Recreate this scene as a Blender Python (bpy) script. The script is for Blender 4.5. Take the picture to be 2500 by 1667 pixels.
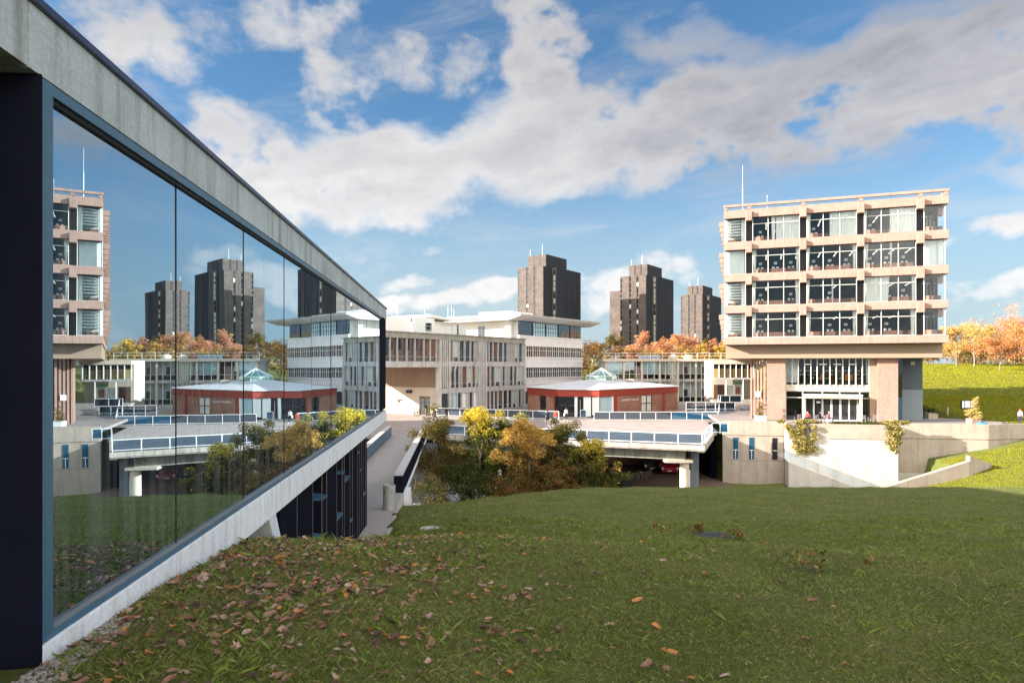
import bpy, math, random
import numpy as np
from math import radians as R, sin, cos, pi, atan2, sqrt
from mathutils import Vector, Matrix

for o in list(bpy.data.objects):
    bpy.data.objects.remove(o)
scene = bpy.context.scene
COL = scene.collection

# ------------------------------------------------------------------ camera
cam_data = bpy.data.cameras.new('camera')
cam_data.lens = 24.0
cam_data.sensor_width = 36.0
cam_data.shift_y = 0.0234
cam_data.clip_start = 0.1
cam_data.clip_end = 6000.0
cam = bpy.data.objects.new('camera', cam_data)
cam.location = (0, 0, 0)
cam.rotation_euler = (R(90), 0, 0)
COL.objects.link(cam)
scene.camera = cam

# ------------------------------------------------------------------ light
SUN_AZ = -99.0      # degrees from +Y, clockwise positive: sun stands left, a little behind
SUN_EL = 18.3
SUN_STRENGTH = 5.0
SKY_STRENGTH = 0.15
EXPOSURE = 1.85
sdir = Vector((sin(R(SUN_AZ)) * cos(R(SUN_EL)), cos(R(SUN_AZ)) * cos(R(SUN_EL)), sin(R(SUN_EL))))
sun_data = bpy.data.lights.new('sun', 'SUN')
sun_data.energy = SUN_STRENGTH
sun_data.angle = R(0.5)
sun_data.color = (1.0, 0.905, 0.80)
sun = bpy.data.objects.new('sun', sun_data)
sun.rotation_euler = (-sdir).to_track_quat('-Z', 'Y').to_euler()
sun.location = (-30, -10, 40)
COL.objects.link(sun)

vs = scene.view_settings
scene.display_settings.display_device = 'sRGB'
vs.view_transform = 'Standard'
vs.look = 'None'
vs.exposure = EXPOSURE
vs.gamma = 1.0
vs.use_curve_mapping = False

# ------------------------------------------------------------------ sky
world = bpy.data.worlds.new('World')
scene.world = world
world.use_nodes = True


def build_sky():
    nt = world.node_tree
    nt.nodes.clear()
    N, L = nt.nodes.new, nt.links.new
    out = N('ShaderNodeOutputWorld')
    bg = N('ShaderNodeBackground')
    bg.inputs['Strength'].default_value = SKY_STRENGTH
    L(bg.outputs[0], out.inputs['Surface'])
    sky = N('ShaderNodeTexSky')
    sky.sky_type = 'NISHITA'
    sky.sun_disc = False
    sky.sun_elevation = R(SUN_EL)
    sky.sun_rotation = R(SUN_AZ)
    sky.altitude = 50
    sky.air_density = 1.0
    sky.dust_density = 0.35
    sky.ozone_density = 2.5
    hsv = N('ShaderNodeHueSaturation')
    hsv.inputs['Saturation'].default_value = 1.08
    hsv.inputs['Value'].default_value = 1.0
    L(sky.outputs[0], hsv.inputs['Color'])

    tc = N('ShaderNodeTexCoord')
    sep = N('ShaderNodeSeparateXYZ')
    L(tc.outputs['Generated'], sep.inputs[0])

    def math_(op, a, b=None, c=None, clamp=False):
        n = N('ShaderNodeMath')
        n.operation = op
        n.use_clamp = clamp
        for i, v in enumerate((a, b, c)):
            if v is None:
                continue
            if isinstance(v, (int, float)):
                n.inputs[i].default_value = v
            else:
                L(v, n.inputs[i])
        return n.outputs[0]

    az = math_('ARCTAN2', sep.outputs['X'], sep.outputs['Y'])
    el = math_('ARCSINE', sep.outputs['Z'])
    # air close to the horizon is paler
    comb = N('ShaderNodeCombineXYZ')
    L(math_('MULTIPLY', az, 57.29578), comb.inputs['X'])
    L(math_('MULTIPLY', el, 57.29578), comb.inputs['Y'])
    # warp
    def noise(vec, scale, detail, rough, dist=0.0, dim='3D', w=0.0):
        n = N('ShaderNodeTexNoise')
        n.noise_dimensions = dim
        n.inputs['Scale'].default_value = scale
        n.inputs['Detail'].default_value = detail
        n.inputs['Roughness'].default_value = rough
        n.inputs['Distortion'].default_value = dist
        if vec is not None:
            L(vec, n.inputs['Vector'])
        return n
    # the cloud sheet lies flat overhead, so features flatten towards the horizon
    flat = N('ShaderNodeVectorMath'); flat.operation = 'MULTIPLY'
    L(comb.outputs[0], flat.inputs[0]); flat.inputs[1].default_value = (1.0, 1.35, 1.0)
    streak = N('ShaderNodeVectorMath'); streak.operation = 'MULTIPLY'
    rot = N('ShaderNodeMapping'); rot.inputs['Rotation'].default_value = (0, 0, R(-9))
    L(comb.outputs[0], rot.inputs['Vector']); L(rot.outputs[0], streak.inputs[0]); streak.inputs[1].default_value = (0.42, 1.7, 1.0)
    ns = noise(streak.outputs[0], 0.16, 9.0, 0.6, 0.4)
    nz = noise(flat.outputs[0], 0.10, 10.0, 0.56, 0.15)
    nb = noise(flat.outputs[0], 0.33, 8.0, 0.6, 0.2)
    nw = noise(flat.outputs[0], 0.12, 4.0, 0.55)
    wsub = N('ShaderNodeVectorMath'); wsub.operation = 'SUBTRACT'
    L(nw.outputs['Color'], wsub.inputs[0]); wsub.inputs[1].default_value = (0.5, 0.5, 0.5)
    wsc = N('ShaderNodeVectorMath'); wsc.operation = 'SCALE'
    L(wsub.outputs[0], wsc.inputs[0]); wsc.inputs['Scale'].default_value = 4.5
    wadd = N('ShaderNodeVectorMath'); wadd.operation = 'ADD'
    L(comb.outputs[0], wadd.inputs[0]); L(wsc.outputs[0], wadd.inputs[1])
    P = wadd.outputs[0]

    def ell(px, py, rx, ry, rot, amp):
        """one soft bank of cloud: centre / radii given as sky angles"""
        a = math.degrees(math.atan((px - 1250) / 1667.0))
        e = math.degrees(math.atan((892 - py) / sqrt(1667.0 ** 2 + (px - 1250) ** 2)))
        k = 57.3 / 1667.0 * cos(R(a))
        mp = N('ShaderNodeMapping')
        mp.vector_type = 'TEXTURE'
        mp.inputs['Location'].default_value = (a, e, 0)
        mp.inputs['Rotation'].default_value = (0, 0, R(rot))
        mp.inputs['Scale'].default_value = (rx * k, ry * k, 1)
        L(P, mp.inputs['Vector'])
        ln = N('ShaderNodeVectorMath'); ln.operation = 'LENGTH'
        L(mp.outputs[0], ln.inputs[0])
        mr = N('ShaderNodeMapRange')
        mr.interpolation_type = 'SMOOTHSTEP'
        mr.inputs['From Min'].default_value = 1.3
        mr.inputs['From Max'].default_value = 0.3
        mr.inputs['To Min'].default_value = 0.0
        mr.inputs['To Max'].default_value = amp
        L(ln.outputs['Value'], mr.inputs['Value'])
        return mr.outputs['Result']

    def total(lst):
        acc = None
        for e_ in lst:
            v = ell(*e_)
            acc = v if acc is None else math_('MAXIMUM', acc, v)
        return acc
    puffs = total([
        (330, 95, 230, 150, -8, 0.78), (470, 60, 210, 110, 0, 0.52), (720, 40, 270, 120, 0, 0.60),
        (820, 215, 150, 135, 0, 0.80), (995, 135, 130, 85, 0, 0.66), (1145, 170, 130, 80, 0, 0.66),
        (1330, 150, 130, 200, 10, 1.05), (1300, 20, 130, 80, 0, 0.8),
        (560, 330, 150, 130, 0, 0.85), (700, 430, 230, 160, 0, 1.0), (900, 480, 300, 120, 0, 1.0),
        (1000, 700, 90, 26, 6, 0.7), (960, 745, 90, 30, 0, 0.8), (1100, 740, 120, 30, 6, 0.85), (1210, 712, 110, 36, 8, 0.95),
        (1500, 690, 120, 60, 0, 0.85), (1610, 640, 120, 60, 0, 0.85), (1480, 740, 90, 30, 0, 0.75), (1700, 680, 70, 40, 0, 0.7),
        (2420, 545, 130, 60, 10, 0.9), (2330, 590, 100, 40, 0, 0.8), (2400, 720, 140, 50, 0, 0.85), (2500, 700, 110, 40, 0, 0.85),
        (1050, 610, 200, 22, 8, 0.42), (1420, 745, 150, 30, 0, 0.6), (860, 640, 140, 24, 4, 0.45),
        (200, 560, 260, 80, 0, 0.7), (-300, 200, 400, 200, 0, 0.9),
    ])
    band = total([
        (1000, 400, 420, 130, 2, 1.0), (1350, 350, 480, 165, 6, 1.1), (1750, 290, 540, 170, 8, 1.1), (2150, 230, 560, 175, 8, 1.1),
        (2500, 190, 560, 180, 6, 1.1), (3000, 160, 700, 230, 4, 1.1), (2150, 90, 460, 75, 8, 0.62), (1700, 90, 280, 90, -10, 0.62),
    ])
    # break the banks up with billowing noise; the long bank stays nearly whole
    def broken(cov, a_, b_):
        d_ = math_('ADD', cov, math_('MULTIPLY', math_('SUBTRACT', nz.outputs['Fac'], 0.5), a_))
        return math_('ADD', d_, math_('MULTIPLY', math_('SUBTRACT', nb.outputs['Fac'], 0.5), b_))
    dp = broken(puffs, 1.3, 1.1)
    db = math_('ADD', broken(band, 0.30, 0.24), math_('MULTIPLY', math_('SUBTRACT', ns.outputs['Fac'], 0.5), 0.85))
    d = math_('MAXIMUM', dp, db)
    mr = N('ShaderNodeMapRange'); mr.interpolation_type = 'SMOOTHSTEP'
    mr.inputs['From Min'].default_value = 0.27
    mr.inputs['From Max'].default_value = 0.88
    L(d, mr.inputs['Value'])
    dens = mr.outputs['Result']
    mr2 = N('ShaderNodeMapRange'); mr2.interpolation_type = 'SMOOTHSTEP'
    mr2.inputs['From Min'].default_value = 0.75
    mr2.inputs['From Max'].default_value = 1.45
    L(d, mr2.inputs['Value'])
    # thick cloud is greyer; lit tops brighter
    cr = N('ShaderNodeMix'); cr.data_type = 'RGBA'
    cr.inputs['A'].default_value = (1.66, 1.62, 1.61, 1)
    cr.inputs['B'].default_value = (0.66, 0.665, 0.76, 1)
    # the bank thickens (and greys) towards the right
    gr = N('ShaderNodeMapRange'); gr.interpolation_type = 'SMOOTHSTEP'
    gr.inputs['From Min'].default_value = -0.12; gr.inputs['From Max'].default_value = 0.38
    gr.inputs['To Min'].default_value = 0.12; gr.inputs['To Max'].default_value = 0.56
    L(az, gr.inputs['Value'])
    ge = N('ShaderNodeMapRange'); ge.interpolation_type = 'SMOOTHSTEP'
    ge.inputs['From Min'].default_value = 0.16; ge.inputs['From Max'].default_value = 0.29
    L(el, ge.inputs['Value'])
    grey_ = math_('MULTIPLY', gr.outputs['Result'], ge.outputs['Result'])
    gn = math_('ADD', math_('MULTIPLY', math_('SUBTRACT', nb.outputs['Fac'], 0.5), 0.35), math_('MULTIPLY', math_('SUBTRACT', ns.outputs['Fac'], 0.5), 0.9))
    core = math_('MULTIPLY', mr2.outputs['Result'], 0.25)
    L(math_('ADD', math_('ADD', core, grey_), gn, clamp=True), cr.inputs['Factor'])
    low = N('ShaderNodeMapRange')
    low.inputs['From Min'].default_value = 0.0
    low.inputs['From Max'].default_value = 0.42
    low.inputs['To Min'].default_value = 1.25
    low.inputs['To Max'].default_value = 0.86
    L(el, low.inputs['Value'])
    csc = N('ShaderNodeVectorMath'); csc.operation = 'SCALE'
    L(cr.outputs['Result'], csc.inputs[0]); L(low.outputs[0], csc.inputs['Scale'])
    mix = N('ShaderNodeMix'); mix.data_type = 'RGBA'
    # thin high wisps over the upper right
    wm = N('ShaderNodeMapRange'); wm.interpolation_type = 'SMOOTHSTEP'
    wm.inputs['From Min'].default_value = 0.46; wm.inputs['From Max'].default_value = 0.80
    wm.inputs['To Max'].default_value = 0.55
    L(ns.outputs['Fac'], wm.inputs['Value'])
    L(math_('MAXIMUM', math_('MULTIPLY', dens, 0.94), wm.outputs['Result']), mix.inputs['Factor'])
    hz = N('ShaderNodeMapRange'); hz.interpolation_type = 'SMOOTHSTEP'
    hz.inputs['From Min'].default_value = 0.36; hz.inputs['From Max'].default_value = 0.0
    hz.inputs['To Min'].default_value = 0.0; hz.inputs['To Max'].default_value = 0.88
    L(el, hz.inputs['Value'])
    hm = N('ShaderNodeMix'); hm.data_type = 'RGBA'
    tint = N('ShaderNodeVectorMath'); tint.operation = 'MULTIPLY'
    L(hsv.outputs[0], tint.inputs[0]); tint.inputs[1].default_value = (0.255, 0.315, 0.335)
    L(hz.outputs['Result'], hm.inputs['Factor']); L(tint.outputs[0], hm.inputs['A']); hm.inputs['B'].default_value = (0.98, 1.22, 1.40, 1)
    L(hm.outputs['Result'], mix.inputs['A'])
    L(csc.outputs[0], mix.inputs['B'])
    # unseen bright cloud added behind the camera as fill light
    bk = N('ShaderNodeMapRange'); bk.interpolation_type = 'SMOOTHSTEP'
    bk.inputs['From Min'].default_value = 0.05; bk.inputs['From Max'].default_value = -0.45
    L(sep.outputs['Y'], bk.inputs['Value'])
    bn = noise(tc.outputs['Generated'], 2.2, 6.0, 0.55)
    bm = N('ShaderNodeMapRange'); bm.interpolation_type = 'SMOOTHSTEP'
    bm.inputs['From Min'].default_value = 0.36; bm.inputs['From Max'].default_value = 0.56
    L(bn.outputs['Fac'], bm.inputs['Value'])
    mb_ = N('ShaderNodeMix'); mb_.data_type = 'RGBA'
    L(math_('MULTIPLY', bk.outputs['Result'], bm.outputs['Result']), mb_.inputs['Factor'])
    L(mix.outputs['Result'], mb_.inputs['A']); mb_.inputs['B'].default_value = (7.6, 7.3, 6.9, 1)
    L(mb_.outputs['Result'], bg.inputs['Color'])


build_sky()
world.cycles.sampling_method = 'MANUAL'
world.cycles.sample_map_resolution = 1024

# ------------------------------------------------------------------ helpers
F = 1667.0
HZ = 892.0


def W(px, py, Y):
    """point at depth Y seen in the direction measured at (px, py) on the survey photo"""
    return Vector(((px - 1250) / F * Y, Y, -(py - HZ) / F * Y))


class MB:
    def __init__(self):
        self.v = []; self.f = []; self.m = []

    def face(self, pts, mi=0):
        i = len(self.v)
        self.v += [tuple(p) for p in pts]
        self.f.append(tuple(range(i, i + len(pts)))); self.m.append(mi)
        return self

    def box(self, x0, x1, y0, y1, z0, z1, mi=0):
        i = len(self.v)
        self.v += [(x0, y0, z0), (x1, y0, z0), (x1, y1, z0), (x0, y1, z0), (x0, y0, z1), (x1, y0, z1), (x1, y1, z1), (x0, y1, z1)]
        for q in ((0, 3, 2, 1), (4, 5, 6, 7), (0, 1, 5, 4), (1, 2, 6, 5), (2, 3, 7, 6), (3, 0, 4, 7)):
            self.f.append(tuple(i + k for k in q)); self.m.append(mi)
        return self

    def hexa(self, p, mi=0):
        """eight corners: bottom ring of four (counter-clockwise) then top ring"""
        i = len(self.v)
        self.v += [tuple(q) for q in p]
        for q in ((0, 3, 2, 1), (4, 5, 6, 7), (0, 1, 5, 4), (1, 2, 6, 5), (2, 3, 7, 6), (3, 0, 4, 7)):
            self.f.append(tuple(i + k for k in q)); self.m.append(mi)
        return self

    def prism(self, poly, z0, z1, mi=0, mtop=None):
        n = len(poly); i = len(self.v)
        za = z0 if hasattr(z0, '__len__') else [z0] * n
        zb = z1 if hasattr(z1, '__len__') else [z1] * n
        self.v += [(p[0], p[1], za[k]) for k, p in enumerate(poly)] + [(p[0], p[1], zb[k]) for k, p in enumerate(poly)]
        self.f.append(tuple(range(i + n - 1, i - 1, -1))); self.m.append(mi)
        self.f.append(tuple(range(i + n, i + 2 * n))); self.m.append(mi if mtop is None else mtop)
        for k in range(n):
            k2 = (k + 1) % n
            self.f.append((i + k, i + k2, i + n + k2, i + n + k)); self.m.append(mi)
        return self

    def tube(self, a, b, r0, r1=None, n=8, mi=0, caps=True):
        a = Vector(a); b = Vector(b); r1 = r0 if r1 is None else r1
        d = (b - a)
        if d.length < 1e-6:
            return self
        d.normalize()
        u = d.orthogonal().normalized(); w = d.cross(u)
        i = len(self.v)
        for c, r in ((a, r0), (b, r1)):
            for k in range(n):
                t = 2 * pi * k / n
                self.v.append(tuple(c + u * (r * cos(t)) + w * (r * sin(t))))
        for k in range(n):
            k2 = (k + 1) % n
            self.f.append((i + k, i + k2, i + n + k2, i + n + k)); self.m.append(mi)
        if caps:
            self.f.append(tuple(range(i + n - 1, i - 1, -1))); self.m.append(mi)
            self.f.append(tuple(range(i + n, i + 2 * n))); self.m.append(mi)
        return self

    def lathe(self, cx, cy, prof, n=20, mi=0):
        i = len(self.v); k_ = len(prof)
        for r, z in prof:
            for k in range(n):
                t = 2 * pi * k / n
                self.v.append((cx + r * cos(t), cy + r * sin(t), z))
        for j in range(k_ - 1):
            for k in range(n):
                k2 = (k + 1) % n
                self.f.append((i + j * n + k, i + j * n + k2, i + (j + 1) * n + k2, i + (j + 1) * n + k)); self.m.append(mi)
        self.f.append(tuple(range(i + n - 1, i - 1, -1))); self.m.append(mi)
        self.f.append(tuple(range(i + (k_ - 1) * n, i + k_ * n))); self.m.append(mi)
        return self

    def torus(self, c, ax, r, t, n=18, k=6, mi=0):
        c = Vector(c); ax = Vector(ax).normalized(); u = ax.orthogonal().normalized(); w = ax.cross(u)
        i = len(self.v)
        for a in range(n):
            A = 2 * pi * a / n
            rad = u * cos(A) + w * sin(A)
            for b in range(k):
                B = 2 * pi * b / k
                self.v.append(tuple(c + rad * (r + t * cos(B)) + ax * (t * sin(B))))
        for a in range(n):
            for b in range(k):
                a2 = (a + 1) % n; b2 = (b + 1) % k
                self.f.append((i + a * k + b, i + a2 * k + b, i + a2 * k + b2, i + a * k + b2)); self.m.append(mi)
        return self

    def mesh(self, name, mats):
        me = bpy.data.meshes.new(name)
        me.from_pydata(self.v, [], self.f)
        for m_ in (mats if isinstance(mats, (list, tuple)) else [mats]):
            me.materials.append(m_)
        if any(self.m):
            me.polygons.foreach_set('material_index', self.m)
        me.update()
        return me

    def build(self, name, mats, parent=None, smooth=False, bevel=0.0, loc=None):
        me = self.mesh(name, mats)
        o = bpy.data.objects.new(name, me)
        COL.objects.link(o)
        if parent is not None:
            o.parent = parent
        if loc is not None:
            o.location = loc
        if smooth:
            me.polygons.foreach_set('use_smooth', [True] * len(me.polygons))
        if bevel:
            b = o.modifiers.new('bevel', 'BEVEL'); b.width = bevel; b.segments = 2
            b.limit_method = 'ANGLE'; b.angle_limit = R(40)
        return o


def thing(name, label, cat, loc=(0, 0, 0), rz=0.0, group=None):
    o = bpy.data.objects.new(name, None)
    o.empty_display_size = 0.3
    COL.objects.link(o)
    o.location = loc
    o.rotation_euler = (0, 0, rz)
    o['label'] = label; o['category'] = cat
    if group:
        o['group'] = group
    return o


def tag(o, label, cat, group=None, kind=None):
    o['label'] = label; o['category'] = cat
    if group: o['group'] = group
    if kind: o['kind'] = kind
    return o


def struct(o, label=None, cat=None, kind='structure'):
    o['kind'] = kind
    if label: o['label'] = label
    if cat: o['category'] = cat
    return o


def dup(root, loc, rz=None, label=None, group=None):
    r = root.copy(); COL.objects.link(r)
    r.location = loc
    if rz is not None: r.rotation_euler = (0, 0, rz)
    if label: r['label'] = label
    if group: r['group'] = group
    for ch in list(root.children):
        c = ch.copy(); COL.objects.link(c); c.parent = r
        for g in list(ch.children):
            d = g.copy(); COL.objects.link(d); d.parent = c
    return r


def share(src, parent, loc):
    """another copy of one part under the same thing"""
    o = src.copy(); COL.objects.link(o); o.parent = parent; o.location = loc
    return o


# ------------------------------------------------------------------ materials
def new_mat(name):
    m = bpy.data.materials.new(name); m.use_nodes = True
    nt = m.node_tree
    return m, nt, nt.nodes['Principled BSDF'], nt.nodes.new, nt.links.new


def ramp(N, stops):
    r = N('ShaderNodeValToRGB')
    el = r.color_ramp.elements
    while len(el) < len(stops):
        el.new(0.5)
    for e, (p, c) in zip(el, stops):
        e.position = p; e.color = (c[0], c[1], c[2], 1)
    return r


def pm(name, c1, c2=None, scale=3.0, rough=0.8, bump=0.0, bscale=40.0, metal=0.0, stretch=(1, 1, 1), c3=None, spec=0.3, fine=0.0, detail=8):
    """procedural surface: two-tone noise mottling + fine grain + bump, in metres"""
    m, nt, b, N, L = new_mat(name)
    c2 = c2 or tuple(x * 0.8 for x in c1)
    tc = N('ShaderNodeTexCoord'); mp = N('ShaderNodeMapping')
    mp.inputs['Scale'].default_value = stretch
    L(tc.outputs['Object'], mp.inputs['Vector'])
    n1 = N('ShaderNodeTexNoise'); n1.inputs['Scale'].default_value = scale; n1.inputs['Detail'].default_value = detail
    n1.inputs['Roughness'].default_value = 0.62
    L(mp.outputs[0], n1.inputs['Vector'])
    st = [(0.3, c2), (0.68, c1)] if c3 is None else [(0.28, c3), (0.46, c2), (0.68, c1)]
    rp = ramp(N, st)
    L(n1.outputs['Fac'], rp.inputs['Fac'])
    colr = rp.outputs['Color']
    if fine:
        n2 = N('ShaderNodeTexNoise'); n2.inputs['Scale'].default_value = bscale; n2.inputs['Detail'].default_value = 3
        L(tc.outputs['Object'], n2.inputs['Vector'])
        mr = N('ShaderNodeMapRange'); mr.inputs['From Min'].default_value = 0.3; mr.inputs['From Max'].default_value = 0.7
        mr.inputs['To Min'].default_value = 1 - fine; mr.inputs['To Max'].default_value = 1 + fine
        L(n2.outputs['Fac'], mr.inputs['Value'])
        sc = N('ShaderNodeVectorMath'); sc.operation = 'SCALE'
        L(colr, sc.inputs[0]); L(mr.outputs[0], sc.inputs['Scale'])
        colr = sc.outputs[0]
    L(colr, b.inputs['Base Color'])
    b.inputs['Roughness'].default_value = rough
    b.inputs['Metallic'].default_value = metal
    b.inputs['Specular IOR Level'].default_value = spec
    if bump:
        n3 = N('ShaderNodeTexNoise'); n3.inputs['Scale'].default_value = bscale; n3.inputs['Detail'].default_value = 4
        L(tc.outputs['Object'], n3.inputs['Vector'])
        bp = N('ShaderNodeBump'); bp.inputs['Strength'].default_value = bump; bp.inputs['Distance'].default_value = 0.02
        L(n3.outputs['Fac'], bp.inputs['Height']); L(bp.outputs[0], b.inputs['Normal'])
    return m


def brick_mat(name, c1, c2, mortar, bw=0.225, bh=0.075, rough=0.85, mort=0.012, vary=0.5):
    m, nt, b, N, L = new_mat(name)
    tc = N('ShaderNodeTexCoord')
    sp = N('ShaderNodeSeparateXYZ'); L(tc.outputs['Object'], sp.inputs[0])
    ad = N('ShaderNodeMath'); ad.operation = 'ADD'; L(sp.outputs['X'], ad.inputs[0]); L(sp.outputs['Y'], ad.inputs[1])
    cb = N('ShaderNodeCombineXYZ'); L(ad.outputs[0], cb.inputs['X']); L(sp.outputs['Z'], cb.inputs['Y'])
    br = N('ShaderNodeTexBrick')
    L(cb.outputs[0], br.inputs['Vector'])
    br.inputs['Color1'].default_value = (*c1, 1); br.inputs['Color2'].default_value = (*c2, 1); br.inputs['Mortar'].default_value = (*mortar, 1)
    br.inputs['Scale'].default_value = 1.0; br.inputs['Brick Width'].default_value = bw; br.inputs['Row Height'].default_value = bh
    br.inputs['Mortar Size'].default_value = mort; br.inputs['Bias'].default_value = 0.0
    n1 = N('ShaderNodeTexNoise'); n1.inputs['Scale'].default_value = 0.7; n1.inputs['Detail'].default_value = 8
    L(tc.outputs['Object'], n1.inputs['Vector'])
    mr = N('ShaderNodeMapRange'); mr.inputs['From Min'].default_value = 0.3; mr.inputs['From Max'].default_value = 0.7
    mr.inputs['To Min'].default_value = 1 - vary * 0.5; mr.inputs['To Max'].default_value = 1 + vary * 0.5
    L(n1.outputs['Fac'], mr.inputs['Value'])
    sc = N('ShaderNodeVectorMath'); sc.operation = 'SCALE'
    L(br.outputs['Color'], sc.inputs[0]); L(mr.outputs[0], sc.inputs['Scale'])
    L(sc.outputs[0], b.inputs['Base Color'])
    b.inputs['Roughness'].default_value = rough
    bp = N('ShaderNodeBump'); bp.inputs['Strength'].default_value = 0.4; bp.inputs['Distance'].default_value = 0.01
    L(br.outputs['Fac'], bp.inputs['Height']); bp.invert = True; L(bp.outputs[0], b.inputs['Normal'])
    return m


def stained_concrete(name, c1, c2, stain, sscale=1.2, amount=0.5, rough=0.85, fine=0.12):
    """concrete with vertical weather streaks"""
    m, nt, b, N, L = new_mat(name)
    tc = N('ShaderNodeTexCoord')
    n1 = N('ShaderNodeTexNoise'); n1.inputs['Scale'].default_value = 0.9; n1.inputs['Detail'].default_value = 9; n1.inputs['Roughness'].default_value = 0.65
    L(tc.outputs['Object'], n1.inputs['Vector'])
    rp = ramp(N, [(0.3, c2), (0.7, c1)]); L(n1.outputs['Fac'], rp.inputs['Fac'])
    mp = N('ShaderNodeMapping'); mp.inputs['Scale'].default_value = (sscale * 2.2, sscale * 2.2, sscale * 0.22)
    L(tc.outputs['Object'], mp.inputs['Vector'])
    n2 = N('ShaderNodeTexNoise'); n2.inputs['Scale'].default_value = 1.0; n2.inputs['Detail'].default_value = 7; n2.inputs['Roughness'].default_value = 0.6
    L(mp.outputs[0], n2.inputs['Vector'])
    mr = N('ShaderNodeMapRange'); mr.inputs['From Min'].default_value = 0.5; mr.inputs['From Max'].default_value = 0.72
    mr.inputs['To Min'].default_value = 0; mr.inputs['To Max'].default_value = amount
    L(n2.outputs['Fac'], mr.inputs['Value'])
    mx = N('ShaderNodeMix'); mx.data_type = 'RGBA'
    L(mr.outputs[0], mx.inputs['Factor']); L(rp.outputs['Color'], mx.inputs['A']); mx.inputs['B'].default_value = (*stain, 1)
    n3 = N('ShaderNodeTexNoise'); n3.inputs['Scale'].default_value = 28; n3.inputs['Detail'].default_value = 4
    L(tc.outputs['Object'], n3.inputs['Vector'])
    m3 = N('ShaderNodeMapRange'); m3.inputs['From Min'].default_value = 0.3; m3.inputs['From Max'].default_value = 0.7
    m3.inputs['To Min'].default_value = 1 - fine; m3.inputs['To Max'].default_value = 1 + fine
    L(n3.outputs['Fac'], m3.inputs['Value'])
    sc = N('ShaderNodeVectorMath'); sc.operation = 'SCALE'
    L(mx.outputs['Result'], sc.inputs[0]); L(m3.outputs[0], sc.inputs['Scale'])
    L(sc.outputs[0], b.inputs['Base Color'])
    b.inputs['Roughness'].default_value = rough; b.inputs['Specular IOR Level'].default_value = 0.25
    bp = N('ShaderNodeBump'); bp.inputs['Strength'].default_value = 0.25; bp.inputs['Distance'].default_value = 0.01
    L(n3.outputs['Fac'], bp.inputs['Height']); L(bp.outputs[0], b.inputs['Normal'])
    return m


def glass_mat(name, tint=(0.955, 0.975, 0.975), refl=0.018, ior=1.28, rough=0.0, gl=(1, 1, 1)):
    """clear pane: see-through with a mirror layer that grows at glancing angles"""
    m = bpy.data.materials.new(name); m.use_nodes = True
    nt = m.node_tree; nt.nodes.clear(); N, L = nt.nodes.new, nt.links.new
    out = N('ShaderNodeOutputMaterial'); mix = N('ShaderNodeMixShader'); tr = N('ShaderNodeBsdfTransparent'); g = N('ShaderNodeBsdfGlossy')
    tr.inputs['Color'].default_value = (*tint, 1); g.inputs['Roughness'].default_value = rough; g.inputs['Color'].default_value = (*gl, 1)
    fr = N('ShaderNodeFresnel'); fr.inputs['IOR'].default_value = ior
    ad = N('ShaderNodeMath'); ad.operation = 'ADD'; ad.use_clamp = True; ad.inputs[1].default_value = refl
    tc = N('ShaderNodeTexCoord'); n = N('ShaderNodeTexNoise'); n.inputs['Scale'].default_value = 0.8
    L(tc.outputs['Object'], n.inputs['Vector'])
    bp = N('ShaderNodeBump'); bp.inputs['Strength'].default_value = 0.05; bp.inputs['Distance'].default_value = 0.05
    L(n.outputs['Fac'], bp.inputs['Height']); L(bp.outputs[0], g.inputs['Normal'])
    L(fr.outputs[0], ad.inputs[0]); L(ad.outputs[0], mix.inputs[0]); L(tr.outputs[0], mix.inputs[1]); L(g.outputs[0], mix.inputs[2])
    L(mix.outputs[0], out.inputs['Surface'])
    return m


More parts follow.
